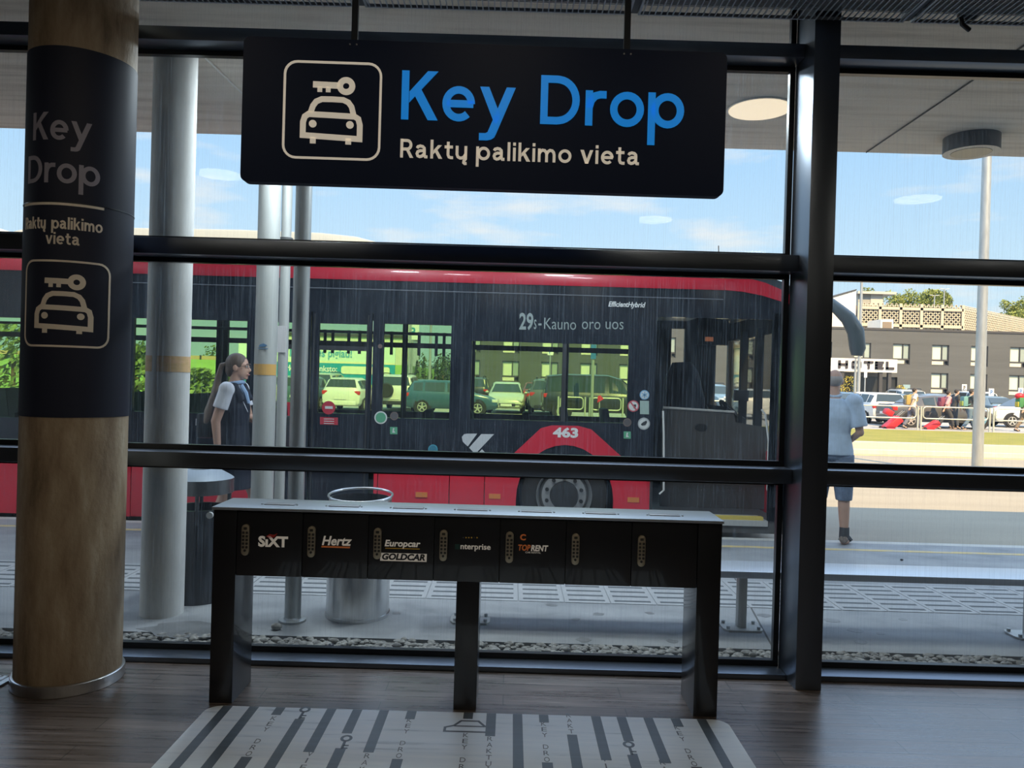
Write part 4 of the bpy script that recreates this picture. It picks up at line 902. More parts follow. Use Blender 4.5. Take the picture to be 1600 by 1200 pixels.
sticker(594, 492 + 49, 3.5, m_('sticker_brown', (.16, .11, .09)))
LOGOG = m_('logo_grey', (.52, .54, .56))
plate([(723, 690), (721.5, 683), (725, 678.5), (730, 677.6), (745.5, 677.6), (731, 697.5), (727, 694)], LOGOG, 'logo_stroke')
plate([(752, 678.2), (772, 678.4), (742.5, 709.5), (733, 699.5)], LOGOG, 'logo_stroke')
plate([(753, 702), (767, 716), (747, 715), (744.5, 711)], LOGOG, 'logo_stroke')
AMB = mat('amber_reflector', (.62, .20, .05), .35)
for px, py in ((35 + 16, 744), (659, 772.5), (773, 775), (989, 780.5)): MB().prism([bp_(px - 9, py - 4), bp_(px + 9, py - 3.5), bp_(px + 9, py + 4), bp_(px - 9, py + 3.5)], bfr, .01, .028).build('side_marker', AMB, bus)
sticker(991, 748, 4.5, BDK, SWt); sticker(645, 772, 2.5, m_('sticker_pink', (.5, .2, .25)))
q = MB().tube([bp2 for bp2 in (P(205, 441 + .5, YB - .004), P(1130, 468, YB - .004))], .006, 6); q.build('gutter_strip', mat('gutter_grey', (.16, .17, .19), .4), bus)
# ------------------------------------------------------------------ people
SKIN = mat('skin', (.62, .37, .27), .5); HAIRB = mat('brown_hair', (.12, .08, .055), .55, var=.25, vscale=(60, 60, 6)); NAVY = mat('navy_cloth', (.010, .014, .028), .8); SHIRTW = mat('white_cloth', (.84, .85, .90), .8, var=.06, vscale=(14, 14, 14))
EYEW = mat('eye_white', (.7, .7, .68), .3); IRIS = mat('eye_dark', (.03, .02, .015), .3); LIPS = mat('lips', (.42, .17, .15), .5); SHOE = mat('black_shoe', (.02, .02, .022), .5)
def xf(rot, loc): return Matrix.Translation(V(loc)) @ Matrix.Rotation(rot, 4, 'Z')
def moved(mb, M): mb.v = [M @ v for v in mb.v]; return mb
def head_mb(mb, c, s=1.0, face=True):
    x, y, z = c
    mb.ell((x, y - .012 * s, z + .025 * s), (.074 * s, .094 * s, .092 * s), 18, 12)
    mb.ell((x, y + .022 * s, z - .035 * s), (.056 * s, .066 * s, .078 * s), 16, 10)
    mb.ell((x, y + .062 * s, z - .092 * s), (.024 * s, .02 * s, .018 * s), 10, 7)
    if face:
        mb.tube([(x, y + .078 * s, z + .012 * s), (x, y + .100 * s, z - .028 * s), (x, y + .082 * s, z - .036 * s)], [.009 * s, .014 * s, .013 * s], 8)
        mb.ell((x, y + .079 * s, z - .064 * s), (.024 * s, .011 * s, .010 * s), 10, 6)
        for e in (-1, 1):
            mb.ell((x + e * .076 * s, y - .008 * s, z - .008 * s), (.010 * s, .020 * s, .032 * s), 8, 6)
            mb.ell((x + e * .030 * s, y + .070 * s, z + .022 * s), (.024 * s, .012 * s, .009 * s), 8, 6)
def hand_mb(mb, wr, dirv, side, s=1.0, curl=.5):
    """palm, four fingers and a thumb hanging from the wrist wr along dirv; side +1 / -1 gives the thumb's side (forward)"""
    wr = V(wr); d = V(dirv).normalized(); f = V((0, 1, 0)); f = (f - d * f.dot(d)).normalized(); n = d.cross(f) * side
    pc = wr + d * .050 * s
    mb.tube([wr - d * .01, wr + d * .025 * s, wr + d * .07 * s, wr + d * .092 * s], [(.022 * s, .018 * s), (.016 * s, .034 * s), (.015 * s, .041 * s), (.012 * s, .038 * s)], 12)
    for i, L in enumerate((.068, .078, .072, .056)):
        o_ = wr + d * .088 * s + f * (.027 - i * .018) * s
        p1 = o_ + d * L * .45 * s + n * .006 * s; p2 = p1 + (d * (1 - curl) + n * curl) * L * .33 * s; p3 = p2 + (d * (1 - 1.6 * curl) + n * 1.2 * curl) * L * .26 * s
        mb.tube([o_, p1, p2, p3], [.0092 * s, .0088 * s, .0082 * s, .007 * s], 8)
    o_ = wr + d * .03 * s + f * .028 * s; p1 = o_ + (d * .6 + f * .75) * .035 * s; p2 = p1 + (d * .9 + f * .2) * .03 * s
    mb.tube([o_, p1, p2], [.012 * s, .0105 * s, .008 * s], 8)
def limb(mb, pts, rs): mb.tube(pts, rs, 14)
def person(name, label, loc, yaw, J, colors, voxel=.009, hands=True, face=True, H=1.75, group=None):
    """J: local joints (x right, y forward, z up) at height 1.75"""
    s = H / 1.75; root = thing(name, label, 'person', loc, group)
    M = xf(yaw, loc) @ Matrix.Scale(s, 4)
    b = MB()
    pel, ch, nk, hd = J['pelvis'], J['chest'], J['neck'], J['head']
    mid = [(a + c) / 2 for a, c in zip(pel, ch)]
    b.tube([(pel[0], pel[1], pel[2] - .08), pel, mid, ch, (ch[0], ch[1], ch[2] + .10), (nk[0], nk[1] - .01, nk[2] - .03), nk, (hd[0], hd[1] - .01, hd[2] - .05)], [(.12, .09), (.155, .11), (.13, .10), (.155, .11), (.145, .085), (.07, .06), (.052, .055), (.05, .052)], 18)
    for e in 'LR':
        sh, el, wr = J['sh' + e], J['el' + e], J['wr' + e]
        b.ell(sh, (.058, .058, .062), 12, 8); limb(b, [sh, el, wr], [.050, .040, .027])
        b.ell(el, (.041, .041, .041), 10, 7)
        d = V(wr) - V(el)
        if hands: hand_mb(b, wr, J.get('hd' + e, d), 1 if e == 'L' else -1)
        else: b.ell(V(wr) + d.normalized() * .06, (.03, .035, .06), 10, 7)
        hp_, kn, an = J['hp' + e], J['kn' + e], J['an' + e]
        limb(b, [hp_, V(hp_).lerp(V(kn), .5), kn, V(kn).lerp(V(an), .3), an], [.088, .075, .056, .056, .038])
        toe = V(J.get('to' + e, V(an) + V((0, .17, -.055)))); he = V(an) + (V(an) - toe).normalized() * .03 + V((0, 0, -.055))
        limb(b, [V(an) + V((0, 0, .0)), he.lerp(toe, .15), he.lerp(toe, .65), toe], [.038, .042, .042, .028])
    head_mb(b, hd, 1.0, face)
    body = moved(b, M).build('body', colors['skin'], root, voxel=voxel * (s if voxel > .01 else 1), relax=3)
    return root, M
def torso_shell(J, top, z0, grow, sleeves, sl_len=.7, flare=0):
    b = MB(); pel, ch, nk = J['pelvis'], J['chest'], J['neck']
    mid = [(a + c) / 2 for a, c in zip(pel, ch)]
    b.tube([(pel[0], pel[1], z0), (pel[0], pel[1], pel[2]), mid, ch, (ch[0], ch[1], ch[2] + .11), (nk[0], nk[1] - .01, nk[2] - .035 + top)], [(.16 + grow + flare, .115 + grow + flare), (.158 + grow + flare * .6, .115 + grow + flare * .6), (.135 + grow, .105 + grow), (.158 + grow, .115 + grow), (.15 + grow * .7, .092 + grow * .7), (.068 + grow * .4, .062 + grow * .4)], 22)
    for e in 'LR':
        sh, el, wr = V(J['sh' + e]), V(J['el' + e]), V(J['wr' + e])
        if sleeves:
            b.ell(sh, (.062 + grow, .062 + grow, .064 + grow), 12, 8)
            pts = [sh, sh.lerp(el, sl_len)] if sl_len <= 1 else [sh, el, el.lerp(wr, sl_len - 1)]
            b.tube(pts, [.056 + grow, .05 + grow + .008, .038 + grow][:len(pts)], 14)
    return b
def trousers_shell(J, frac, grow):
    b = MB(); pel = J['pelvis']
    b.tube([(pel[0], pel[1], pel[2] - .1), (pel[0], pel[1], pel[2] - .02), (pel[0], pel[1], pel[2] + .10)], [(.14 + grow, .10 + grow), (.155 + grow, .112 + grow), (.14 + grow, .105 + grow)], 20)
    for e in 'LR':
        hp_, kn, an = V(J['hp' + e]), V(J['kn' + e]), V(J['an' + e])
        pts = [hp_, hp_.lerp(kn, .5), kn, kn.lerp(an, max(.02, frac - 1))]
        b.tube(pts, [.092 + grow, .08 + grow, .062 + grow, .056 + grow], 14)
    return b
def shoes(root, M, J, m):
    for e in 'LR':
        an = V(J['an' + e]); toe = V(J.get('to' + e, an + V((0, .17, -.055)))); f = (toe - an); f.z = 0; f.normalize(); h = V((an.x, an.y, toe.z)) - f * .05
        b = MB().tube([h + V((0, 0, .03)), h.lerp(toe, .35) + V((0, 0, .025)), h.lerp(toe, .75) + V((0, 0, .012)), toe + f * .03], [(.038, .042), (.046, .044), (.05, .034), (.03, .022)], 14)
        moved(b, M).build('shoe', m, root, voxel=.009)
STAND = dict(pelvis=(0, 0, .96), chest=(0, 0, 1.27), neck=(0, .005, 1.49), head=(0, .02, 1.635), shL=(-.185, 0, 1.43), shR=(.185, 0, 1.43), elL=(-.235, -.02, 1.14), elR=(.235, -.02, 1.14), wrL=(-.24, .04, .90), wrR=(.24, .04, .90), hpL=(-.09, 0, .90), hpR=(.09, 0, .90), knL=(-.095, .01, .49), knR=(.095, .01, .49), anL=(-.10, -.01, .085), anR=(.10, -.01, .085), toL=(-.12, .17, .03), toR=(.12, .17, .03))
# woman in a navy pinafore walking right, seen from her right side
wy = 6.85; wg = P(366, 868, wy); wl_ = (P(366, 620, wy).x, wy, 0)
JW = dict(STAND); JW.update(elR=(.215, -.075, 1.16), wrR=(.215, -.05, .90), elL=(-.22, .06, 1.17), wrL=(-.12, .26, 1.12), hdL=(.35, .9, .1), knL=(-.09, .17, .50), anL=(-.09, .16, .10), toL=(-.09, .34, .05), hpL=(-.09, .02, .90), knR=(.09, -.03, .49), anR=(.09, -.17, .115), toR=(.09, 0, .035), head=(0, .035, 1.625), chest=(0, -.005, 1.27))
HW = 1.77
wom, WM = person('person', 'woman with a long ponytail in a navy pinafore and white short sleeves walking right', wl_, -PI / 2, JW, dict(skin=SKIN), voxel=.0075, H=HW)
moved(torso_shell(JW, .02, 1.0, .007, True, .60), WM).build('blouse', SHIRTW, wom, voxel=.008)
v_ = torso_shell(JW, -.03, .93, .024, False)
v_.tube([(0, 0, 1.0), (0, 0, .8), (0, .0, .56)], [(.178, .14), (.195, .155), (.205, .17)], 22)
for e in (-1, 1): v_.tube([(e * .10, .10, 1.33), (e * .115, .04, 1.462), (e * .11, -.04, 1.47), (e * .10, -.10, 1.35)], [.04, .036, .036, .04], 10)
moved(v_, WM).build('pinafore', NAVY, wom, voxel=.009)
h_mb = MB(); hx = JW['head']
h_mb.ell((0, hx[1] - .022, hx[2] + .034), (.082, .098, .094), 18, 12); h_mb.ell((0, hx[1] - .07, hx[2] - .02), (.06, .05, .07), 14, 9)
hm = moved(h_mb, WM).build('hair', HAIRB, wom, voxel=.007)
pt = MB(); pt.tube([(0, hx[1] - .10, hx[2] + .03), (0, hx[1] - .15, hx[2] + .02), (0, hx[1] - .18, hx[2] - .10), (.02, hx[1] - .20, hx[2] - .25), (.05, hx[1] - .235, hx[2] - .40), (.07, hx[1] - .255, hx[2] - .50)], [.018, .024, .029, .036, .042, .018], 14)
moved(pt, WM).build('ponytail', mat('light_brown_hair', (.22, .16, .12), .55, var=.3, vscale=(70, 70, 5)), wom, voxel=.008)
sc_b = MB(); sc_b.tube([(.0 + .066 * math.sin(t * PI / 10), .0 - .066 * math.cos(t * PI / 10) + .01, 1.485 - .012 * math.cos(t * PI / 10)) for t in range(20)], .017, 8, closed=True)
sc_b.tube([(.03, .07, 1.47), (.03, .11, 1.40), (.02, .135, 1.31)], [.018, .022, .016], 8); moved(sc_b, WM).build('neck_scarf', mat('pale_blue_scarf', (.30, .44, .66), .7), wom, smooth=True)
ly = MB(); ly.ribbon([(0, 0), (1, 0)], .01, lambda u, v, d: V((.075, .02 + u * .13, 1.50 - u * .26 + v)) + V((d, 0, 0)), 0, .004); moved(ly, WM).build('lanyard', SHIRTW, wom)
for e in (-1, 1):
    c_ = V((e * .031, hx[1] + .079, hx[2] + .008)); ey = moved(MB().ell(c_, (.013, .009, .009), 10, 7), WM).build('eye', EYEW, wom, smooth=True)
    moved(MB().ell(c_ + V((0, .006, 0)), (.006, .005, .006), 8, 6), WM).build('iris', IRIS, ey, smooth=True)
    moved(MB().tube([c_ + V((-.018, .004, .022)), c_ + V((0, .008, .026)), c_ + V((.018, .004, .02))], .0035, 6), WM).build('eyebrow', HAIRB, wom)
moved(MB().tube([(-.022, hx[1] + .084, hx[2] - .064), (0, hx[1] + .093, hx[2] - .063), (.022, hx[1] + .084, hx[2] - .064)], [.004, .0065, .004], 8), WM).build('mouth', LIPS, wom, smooth=True)
gl_ = MB()
for e in (-1, 1): gl_.tube([(e * .033 + .024 * math.cos(t * PI / 8), hx[1] + .094, hx[2] + .008 + .019 * math.sin(t * PI / 8)) for t in range(16)], .0018, 6, closed=True); gl_.tube([(e * .057, hx[1] + .092, hx[2] + .01), (e * .08, hx[1] - .01, hx[2] + .012)], .0018, 6)
moved(gl_, WM).build('glasses', BDK, wom)
shoes(wom, WM, JW, SHOE)
bag = MB(); bag.obox((-.10, .40, 1.06), (.26, .10, .28)); bag.tube([(-.2, .40, 1.19), (-.17, .40, 1.29), (-.05, .40, 1.29), (-.0, .40, 1.19)], .012, 8)
tag(moved(bag, WM).build('handbag', mat('black_leather', (.02, .022, .026), .45), bevel=.02), 'dark handbag held in front of the woman in navy', 'bag')
bg_ = thing('shoulder_bag', 'small black and white bag hanging behind the ponytail of the woman', 'bag', WM @ V((-.15, -.26, 1.02)))
q = MB(); q.obox((-.13, -.27, 1.10), (.24, .14, .22)); moved(q, WM).build('body', mat('black_leather', (.02, .022, .026)), bg_, bevel=.03)
q = MB(); q.obox((-.13, -.343, 1.13), (.20, .008, .06)); moved(q, WM).build('flap', SHIRTW, bg_); q = MB(); q.obox((-.13, -.343, 1.04), (.16, .008, .035)); moved(q, WM).build('trim', SHIRTW, bg_)
# man at the kerb seen from behind
g_ = G(1312, 849); ml = (P(1303, 640, g_.y).x, g_.y, 0)
JM = dict(STAND); JM.update(elL=(-.245, -.01, 1.14), elR=(.245, -.01, 1.13), wrL=(-.10, .19, .99), wrR=(.10, .19, .98), hdL=(.9, .4, -.35), hdR=(-.9, .4, -.35), toR=(.16, .165, .03), toL=(-.14, .17, .03), anR=(.13, 0, .085), anL=(-.13, 0, .085), knL=(-.115, .015, .49), knR=(.115, .015, .49), head=(0, .04, 1.635))
man, MM = person('person', 'grey haired man in a light blue shirt and denim shorts standing with his back turned', ml, math.radians(-24), JM, dict(skin=mat('tanned_skin', (.50, .31, .23), .6)), voxel=.0075, H=1.80)
moved(torso_shell(JM, .01, .90, .026, True, .82, .012), MM).build('shirt', mat('light_blue_cloth', (.46, .57, .70), .85, var=.12, vscale=(9, 9, 9)), man, voxel=.009)
moved(MB().tube([(.06 * math.sin(t * PI / 10), .012 - .06 * math.cos(t * PI / 10), 1.50 - .02 * math.cos(t * PI / 10)) for t in range(20)], .016, 8, closed=True), MM).build('collar', mat('light_blue_cloth', (.36, .47, .6)), man, smooth=True)
moved(trousers_shell(JM, 1.12, .022), MM).build('shorts', mat('blue_denim', (.15, .20, .29), .85, var=.2, vscale=(20, 20, 20)), man, voxel=.009)
h_mb = MB(); hx = JM['head']; h_mb.ell((0, hx[1] - .03, hx[2] + .012), (.0785, .085, .07), 18, 12); moved(h_mb, MM).build('hair', mat('grey_hair', (.34, .31, .29), .7), man, voxel=.007)
for e in (-1, 1):
    c_ = V((e * .031, hx[1] + .079, hx[2] + .008)); ey = moved(MB().ell(c_, (.013, .009, .009), 10, 7), MM).build('eye', EYEW, man, smooth=True)
    moved(MB().ell(c_ + V((0, .006, 0)), (.006, .005, .006), 8, 6), MM).build('iris', IRIS, ey, smooth=True)
moved(MB().tube([(-.022, hx[1] + .084, hx[2] - .064), (0, hx[1] + .093, hx[2] - .063), (.022, hx[1] + .084, hx[2] - .064)], [.004, .0065, .004], 8), MM).build('mouth', LIPS, man, smooth=True)
for e in 'LR':
    an = V(JM['an' + e]); moved(MB().tube([an + V((0, 0, -.03)), an + V((0, .0, .09))], [.05, .046], 14), MM).build('sock', mat('dark_sock', (.05, .05, .055), .9), man, smooth=True)
shoes(man, MM, JM, mat('brown_sandal', (.20, .165, .14), .7, var=.5, vscale=(40, 40, 40)))
for e in 'LR':
    an = V(JM['an' + e]); toe = V(JM['to' + e]); mid_ = an.lerp(toe, .55)
    for z_, k_ in ((.05, .3), (.045, .6)): c_ = an.lerp(toe, k_); moved(MB().tube([(c_.x - .055, c_.y, .03), (c_.x - .03, c_.y + .01, .075 - .02 * k_), (c_.x + .03, c_.y + .01, .075 - .02 * k_), (c_.x + .055, c_.y, .03)], .012, 8), MM).build('sandal_strap', SHOE, man, smooth=True)
# ------------------------------------------------------------------ far side: fence, walkers, cars, hotel, trees
def FX(px, Y, py=600): return P(px, py, Y).x
DGL = mat('car_glass', (.035, .05, .055), .06, spec=.8); TAIL = mat('tail_lamp', (.55, .03, .03), .25, emit=(1, .05, .03), es=.05); HEADL = mat('head_lamp', (.75, .76, .74), .15, .2); CTRIM = mat('car_black_trim', (.022, .022, .024), .5)
ALLOY = mat('alloy_wheel', (.62, .60, .56), .3, .6); NPL = mat('number_plate', (.72, .72, .70), .4)
SHAPES = {  # x from rear to nose, floor, belt, top, belt half width, top half width, cabin flag
 'hatch': (4.0, 1.74, [(-2.0, .34, .72, .82, .70, .62, 0), (-1.93, .28, .92, 1.02, .80, .66, 0), (-1.66, .25, .97, 1.42, .85, .60, 1), (-1.2, .25, .96, 1.47, .87, .63, 1), (-.2, .25, .94, 1.48, .87, .63, 1), (.28, .25, .93, 1.40, .87, .61, 1), (.98, .25, .92, .95, .86, .70, 0), (1.6, .25, .80, .84, .84, .66, 0), (1.93, .28, .62, .70, .76, .60, 0), (2.02, .34, .50, .60, .68, .55, 0)]),
 'sedan': (4.6, 1.78, [(-2.3, .36, .70, .84, .72, .62, 0), (-2.22, .28, .90, 1.00, .82, .68, 0), (-1.55, .26, .96, 1.02, .87, .66, 0), (-.95, .25, .95, 1.36, .88, .58, 1), (-.4, .25, .94, 1.44, .88, .62, 1), (.2, .25, .92, 1.43, .88, .62, 1), (.5, .25, .92, 1.35, .88, .60, 1), (1.2, .25, .91, .95, .87, .72, 0), (1.85, .25, .80, .84, .85, .68, 0), (2.22, .28, .64, .72, .78, .62, 0), (2.32, .34, .52, .62, .70, .58, 0)]),
 'suv': (4.4, 1.82, [(-2.2, .42, .86, .98, .74, .68, 0), (-2.14, .34, 1.06, 1.14, .84, .72, 0), (-1.98, .32, 1.10, 1.60, .88, .66, 1), (-1.4, .32, 1.09, 1.68, .90, .69, 1), (-.2, .32, 1.07, 1.69, .90, .69, 1), (.3, .32, 1.05, 1.58, .90, .66, 1), (.95, .32, 1.04, 1.08, .89, .76, 0), (1.7, .32, .96, 1.00, .87, .72, 0), (2.1, .34, .78, .86, .80, .66, 0), (2.2, .42, .6, .7, .72, .6, 0)]),
 'van': (4.9, 1.88, [(-2.45, .42, .9, 1.0, .84, .80, 0), (-2.40, .34, 1.08, 1.16, .90, .82, 0), (-2.28, .32, 1.10, 1.82, .93, .78, 1), (-1.6, .32, 1.09, 1.90, .94, .80, 1), (.2, .32, 1.07, 1.90, .94, .80, 1), (.75, .32, 1.05, 1.76, .94, .76, 1), (1.55, .32, 1.04, 1.10, .92, .80, 0), (2.1, .32, .92, .98, .90, .76, 0), (2.4, .34, .70, .80, .84, .7, 0), (2.48, .42, .56, .66, .76, .64, 0)]),
}
CAR_BASE = {}
def car(kind, colr, loc, yaw, label, rough=.28, plate_=True):
    L, W, S = SHAPES[kind]
    root = thing('car', label, 'car', (0, 0, 0), 'parked cars')
    paint = mat('paint_%d_%d_%d' % tuple(int(c * 255) for c in colr), colr, rough, .0, coat=.5)
    b = MB(); n = 14
    for x, zf, zb, zt, wb, wt, cab in S:
        half = [(wb * .86, zf), (wb * .99, zf + .12), (wb * 1.01, (zf + zb) / 2), (wb, zb - .06), (wb * .965, zb), (wt + .02, zt - .055), (wt * .86, zt)]
        ring = [(y, z) for y, z in half] + [(-y, z) for y, z in half[::-1]]
        b.v += [V((x, y, z)) for y, z in ring]
    for i in range(len(S) - 1):
        for j in range(n): b.f.append([i * n + j, i * n + (j + 1) % n, (i + 1) * n + (j + 1) % n, (i + 1) * n + j])
    b.f.append(list(range(n))[::-1]); b.f.append([(len(S) - 1) * n + j for j in range(n)])
    b.build('body', paint, root, smooth=True)
    cab = [i for i, q in enumerate(S) if q[6]]; i0, i1 = cab[0], cab[-1]
    def sp(i, k, e):                       # k 0 belt, 1 roof edge
        x, zf, zb, zt, wb, wt, _ = S[i]; return V((x, e * ((wb * .965) if k == 0 else (wt + .02)), zb if k == 0 else zt - .055))
    for e in (-1, 1):
        segs = [(i0, i0 + 1), (i0 + 1, i1 - 1 if i1 - 1 > i0 + 1 else i1), (i1 - 1, i1)]
        for k, (a, c) in enumerate(segs):
            if a == c: continue
            q = MB()
            A0, A1, C0, C1 = sp(a, 0, e), sp(a, 1, e), sp(c, 0, e), sp(c, 1, e)
            if k == 2: C0 = sp(i1, 0, e) .lerp(sp(i1 + 1, 0, e), .55)
            if k == 0: A0 = A0 + V((.0, 0, 0))
            pts = [A0.lerp(A1, .10).lerp(C0.lerp(C1, .1), .07), C0.lerp(C1, .10).lerp(A0.lerp(A1, .1), .07), C0.lerp(C1, .9).lerp(A0.lerp(A1, .9), .07), A0.lerp(A1, .9).lerp(C0.lerp(C1, .9), .07)]
            off = V((0, e * .012, .006)); q.add([p_ + off for p_ in pts] + [p_ - off * .3 for p_ in pts], [(0, 1, 2, 3), (7, 6, 5, 4), (0, 4, 5, 1), (1, 5, 6, 2), (2, 6, 7, 3), (3, 7, 4, 0)])
            q.build('side_window', DGL, root)
    for nm, a, c in (('windscreen', i1, i1 + 1), ('rear_window', i0, i0 - 1)):
        q = MB(); T0, T1 = V((S[a][0], 0, S[a][3])), V((S[c][0], 0, S[c][3])); wa, wc = S[a][5] * .9, min(S[c][5], S[c][4]) * 1.0
        nrm = (T1 - T0); nrm = V((-(nrm.z), 0, nrm.x)); nrm = nrm.normalized() * (1 if nm == 'windscreen' else -1)
        if nrm.z < 0: nrm = -nrm
        A, C = T0.lerp(T1, .06), T0.lerp(T1, .90)
        pts = [A + V((0, wa, 0)), A - V((0, wa, 0)), C - V((0, wc, 0)), C + V((0, wc, 0))]
        q.add([p_ + nrm * .014 for p_ in pts] + [p_ - nrm * .004 for p_ in pts], [(0, 1, 2, 3), (7, 6, 5, 4), (0, 4, 5, 1), (1, 5, 6, 2), (2, 6, 7, 3), (3, 7, 4, 0)]); q.build(nm, DGL, root)
    r_ = .31 if kind in ('hatch', 'sedan') else .35
    fa, ra = L / 2 - .82, -L / 2 + .78
    for x in (fa, ra):
        for e in (-1, 1):
            y = e * (W / 2 - .02)
            ar = MB().lathe([(0, 0), (r_ + .07, 0), (r_ + .07, -e * .02), (0, -e * .02)], (x, y + e * .012, r_ + .02), 'y', 24).build('wheel_arch', CTRIM, root)
            wh = MB().lathe([(r_ * .62, .012), (r_ * .95, .02), (r_, -.01), (r_, -.19), (r_ * .6, -.19)] if e > 0 else [(r_ * .62, -.012), (r_ * .95, -.02), (r_, .01), (r_, .19), (r_ * .6, .19)], (x, y + e * .025, r_), 'y', 28).build('wheel', RUB, root, smooth=True)
            rm = MB().lathe([(r_ * .66, 0), (r_ * .66, e * .014), (r_ * .58, e * .014), (r_ * .58, 0)], (x, y + e * .028, r_), 'y', 24)
            for k in range(5):
                t = 2 * PI * k / 5 + .3; rm.obox((x + .32 * r_ * math.cos(t), y + e * .034, r_ + .32 * r_ * math.sin(t)), (r_ * .62, .02, .055), Matrix.Rotation(-t, 3, 'Y'))
            rm.lathe([(0, e * .02), (.06, e * .02), (.06, 0)], (x, y + e * .028, r_), 'y', 12); rm.build('rim', ALLOY, wh)
    zb_ = S[1][2]; wB = S[1][4]; xr = S[1][0]
    for e in (-1, 1):
        MB().obox((xr + .05, e * (wB - .10), zb_ - .09), (.2, .24, .17)).build('tail_lamp', TAIL, root, bevel=.03)
        f_ = S[-3]; MB().obox((S[-2][0] - .06, e * (S[-2][4] - .12), S[-2][3] - .05), (.26, .30, .13), Matrix.Rotation(e * -.35, 3, 'Z')).build('head_lamp', HEADL, root, bevel=.03)
        MB().ell((S[i1 + 1][0] - .35, e * (S[i1 + 1][4] + .07), S[i1 + 1][2] + .06), (.10, .09, .065), 10, 7).build('wing_mirror', paint, root, smooth=True)
    MB().box(S[0][0] - .02, S[0][0] + .1, -.66, .66, .30, .48).build('rear_bumper', CTRIM if kind == 'suv' else paint, root, bevel=.03)
    MB().box(S[-1][0] - .1, S[-1][0] + .02, -.42, .42, .36, .50).build('grille', CTRIM, root, bevel=.02)
    for x, s_ in ((S[0][0] - .03, -1), (S[-1][0] + .03, 1)): MB().obox((x, 0, .60 if s_ < 0 else .42), (.012, .52, .11)).build('number_plate', NPL, root)
    if kind == 'suv':
        for e in (-1, 1): MB().tube([(-1.7, e * .58, 1.70), (-1.6, e * .58, 1.74), (.0, e * .58, 1.74), (.1, e * .58, 1.70)], .022, 8).build('roof_bar', CTRIM, root)
    root.location = loc; root.rotation_euler = (0, 0, yaw); return root
def park(kind, colr, px, Y, yaw, label): return car(kind, colr, (FX(px, Y), Y, .02), math.radians(yaw), label)
WHT = (.72, .72, .70); SIL = (.42, .44, .45); DGY = (.07, .075, .08); BLU = (.035, .09, .16); BLK = (.02, .022, .025); SBL = (.13, .20, .27); LGR = (.40, .45, .40); MAR = (.16, .06, .07)
# yaw 0 = nose right, 90 = nose away (rear seen), -90 = nose towards the viewer
park('sedan', (.09, .09, .095), 1462, 34.3, 0, 'dark grey saloon parked side-on behind the walkers and railing')
park('hatch', WHT, 1366, 37.6, 87, 'white hatchback seen from behind with red tail lamp beside the standing man')
park('sedan', SBL, 1391, 43.2, 88, 'blue grey saloon parked behind the white hatchback')
park('suv', SIL, 1405, 48.8, 87, 'silver estate with roof rails parked before the hotel entrance')
park('sedan', BLU, 1316, 43.5, 86, 'dark blue car partly behind the head of the standing man')
park('sedan', WHT, 1352, 54.0, 86, 'white car parked far off under the hotel sign')
park('sedan', SBL, 1454, 43.2, 88, 'slate blue saloon behind the first walker with a suitcase')
park('hatch', (.17, .19, .21), 1460, 49.0, 87, 'grey hatchback in the row before the hotel windows')
park('suv', WHT, 1513, 48.6, 86, 'white high-roofed car parked left of the tall lamp pole')
park('sedan', (.10, .14, .15), 1545, 43.2, 86, 'dark teal saloon right of the tall lamp pole')
park('hatch', WHT, 1606, 36.9, 177, 'white hatchback at the right edge of the photo, side-on')
park('sedan', (.15, .16, .17), 1614, 43.4, 86, 'mid grey saloon beyond the white hatchback at the right edge')
park('hatch', BLU, 708, 34.0, -2, 'blue hatchback seen side-on through the bus windows')
park('hatch', (.48, .50, .42), 792, 37.4, -90, 'pale green silver hatchback facing the bus with its headlamps')
park('suv', BLK, 742, 42.0, 88, 'black high car seen from behind left of the pale hatchback')
park('hatch', MAR, 797, 52.0, 84, 'maroon car parked behind the pale green silver hatchback')
park('suv', (.10, .11, .12), 858, 37.0, 87, 'dark estate nearest in the row seen from behind through the bus')
park('sedan', (.11, .13, .15), 849, 43.2, 87, 'dark saloon in the middle of the row seen through the bus')
park('hatch', (.24, .07, .08), 838, 49.5, 87, 'reddish hatchback farthest in the row seen through the bus')
park('van', BLK, 938, 32.6, 1, 'black people carrier seen side-on through the bus window behind the barrier')
offroad = park('suv', WHT, 628, 37.2, 89, 'white off-road car seen from behind with a dark spare wheel')
park('hatch', (.05, .07, .09), 668, 44.0, 84, 'dark hatchback behind the blue hatchback')
park('hatch', WHT, 549, 35.0, 89, 'white hatchback with lit red lamp seen through the middle bus door')
park('suv', LGR, 515, 43.0, 87, 'grey green estate parked below the teal billboard')
park('hatch', (.06, .11, .14), 484, 35.5, 88, 'dark teal hatchback at the left of the middle door window')
park('suv', SBL, 1117, 46.5, -75, 'blue grey car with roof box seen past the driver seat')
park('hatch', WHT, 1168, 38.5, 90, 'white hatchback seen past the steering wheel of the bus')
park('sedan', SBL, 1212, 48.0, -80, 'pale blue saloon seen through the front of the bus')
park('hatch', (.35, .37, .36), 440, 38.0, 84, 'grey hatchback seen between the two poles through the bus')
tag(MB().lathe([(0, -.10), (.30, -.10), (.34, -.06), (.34, .06), (0, .06)], (-2.28, .35, .95), 'x', 28).build('spare_wheel', CTRIM, offroad, smooth=True), 'dark round spare wheel cover')
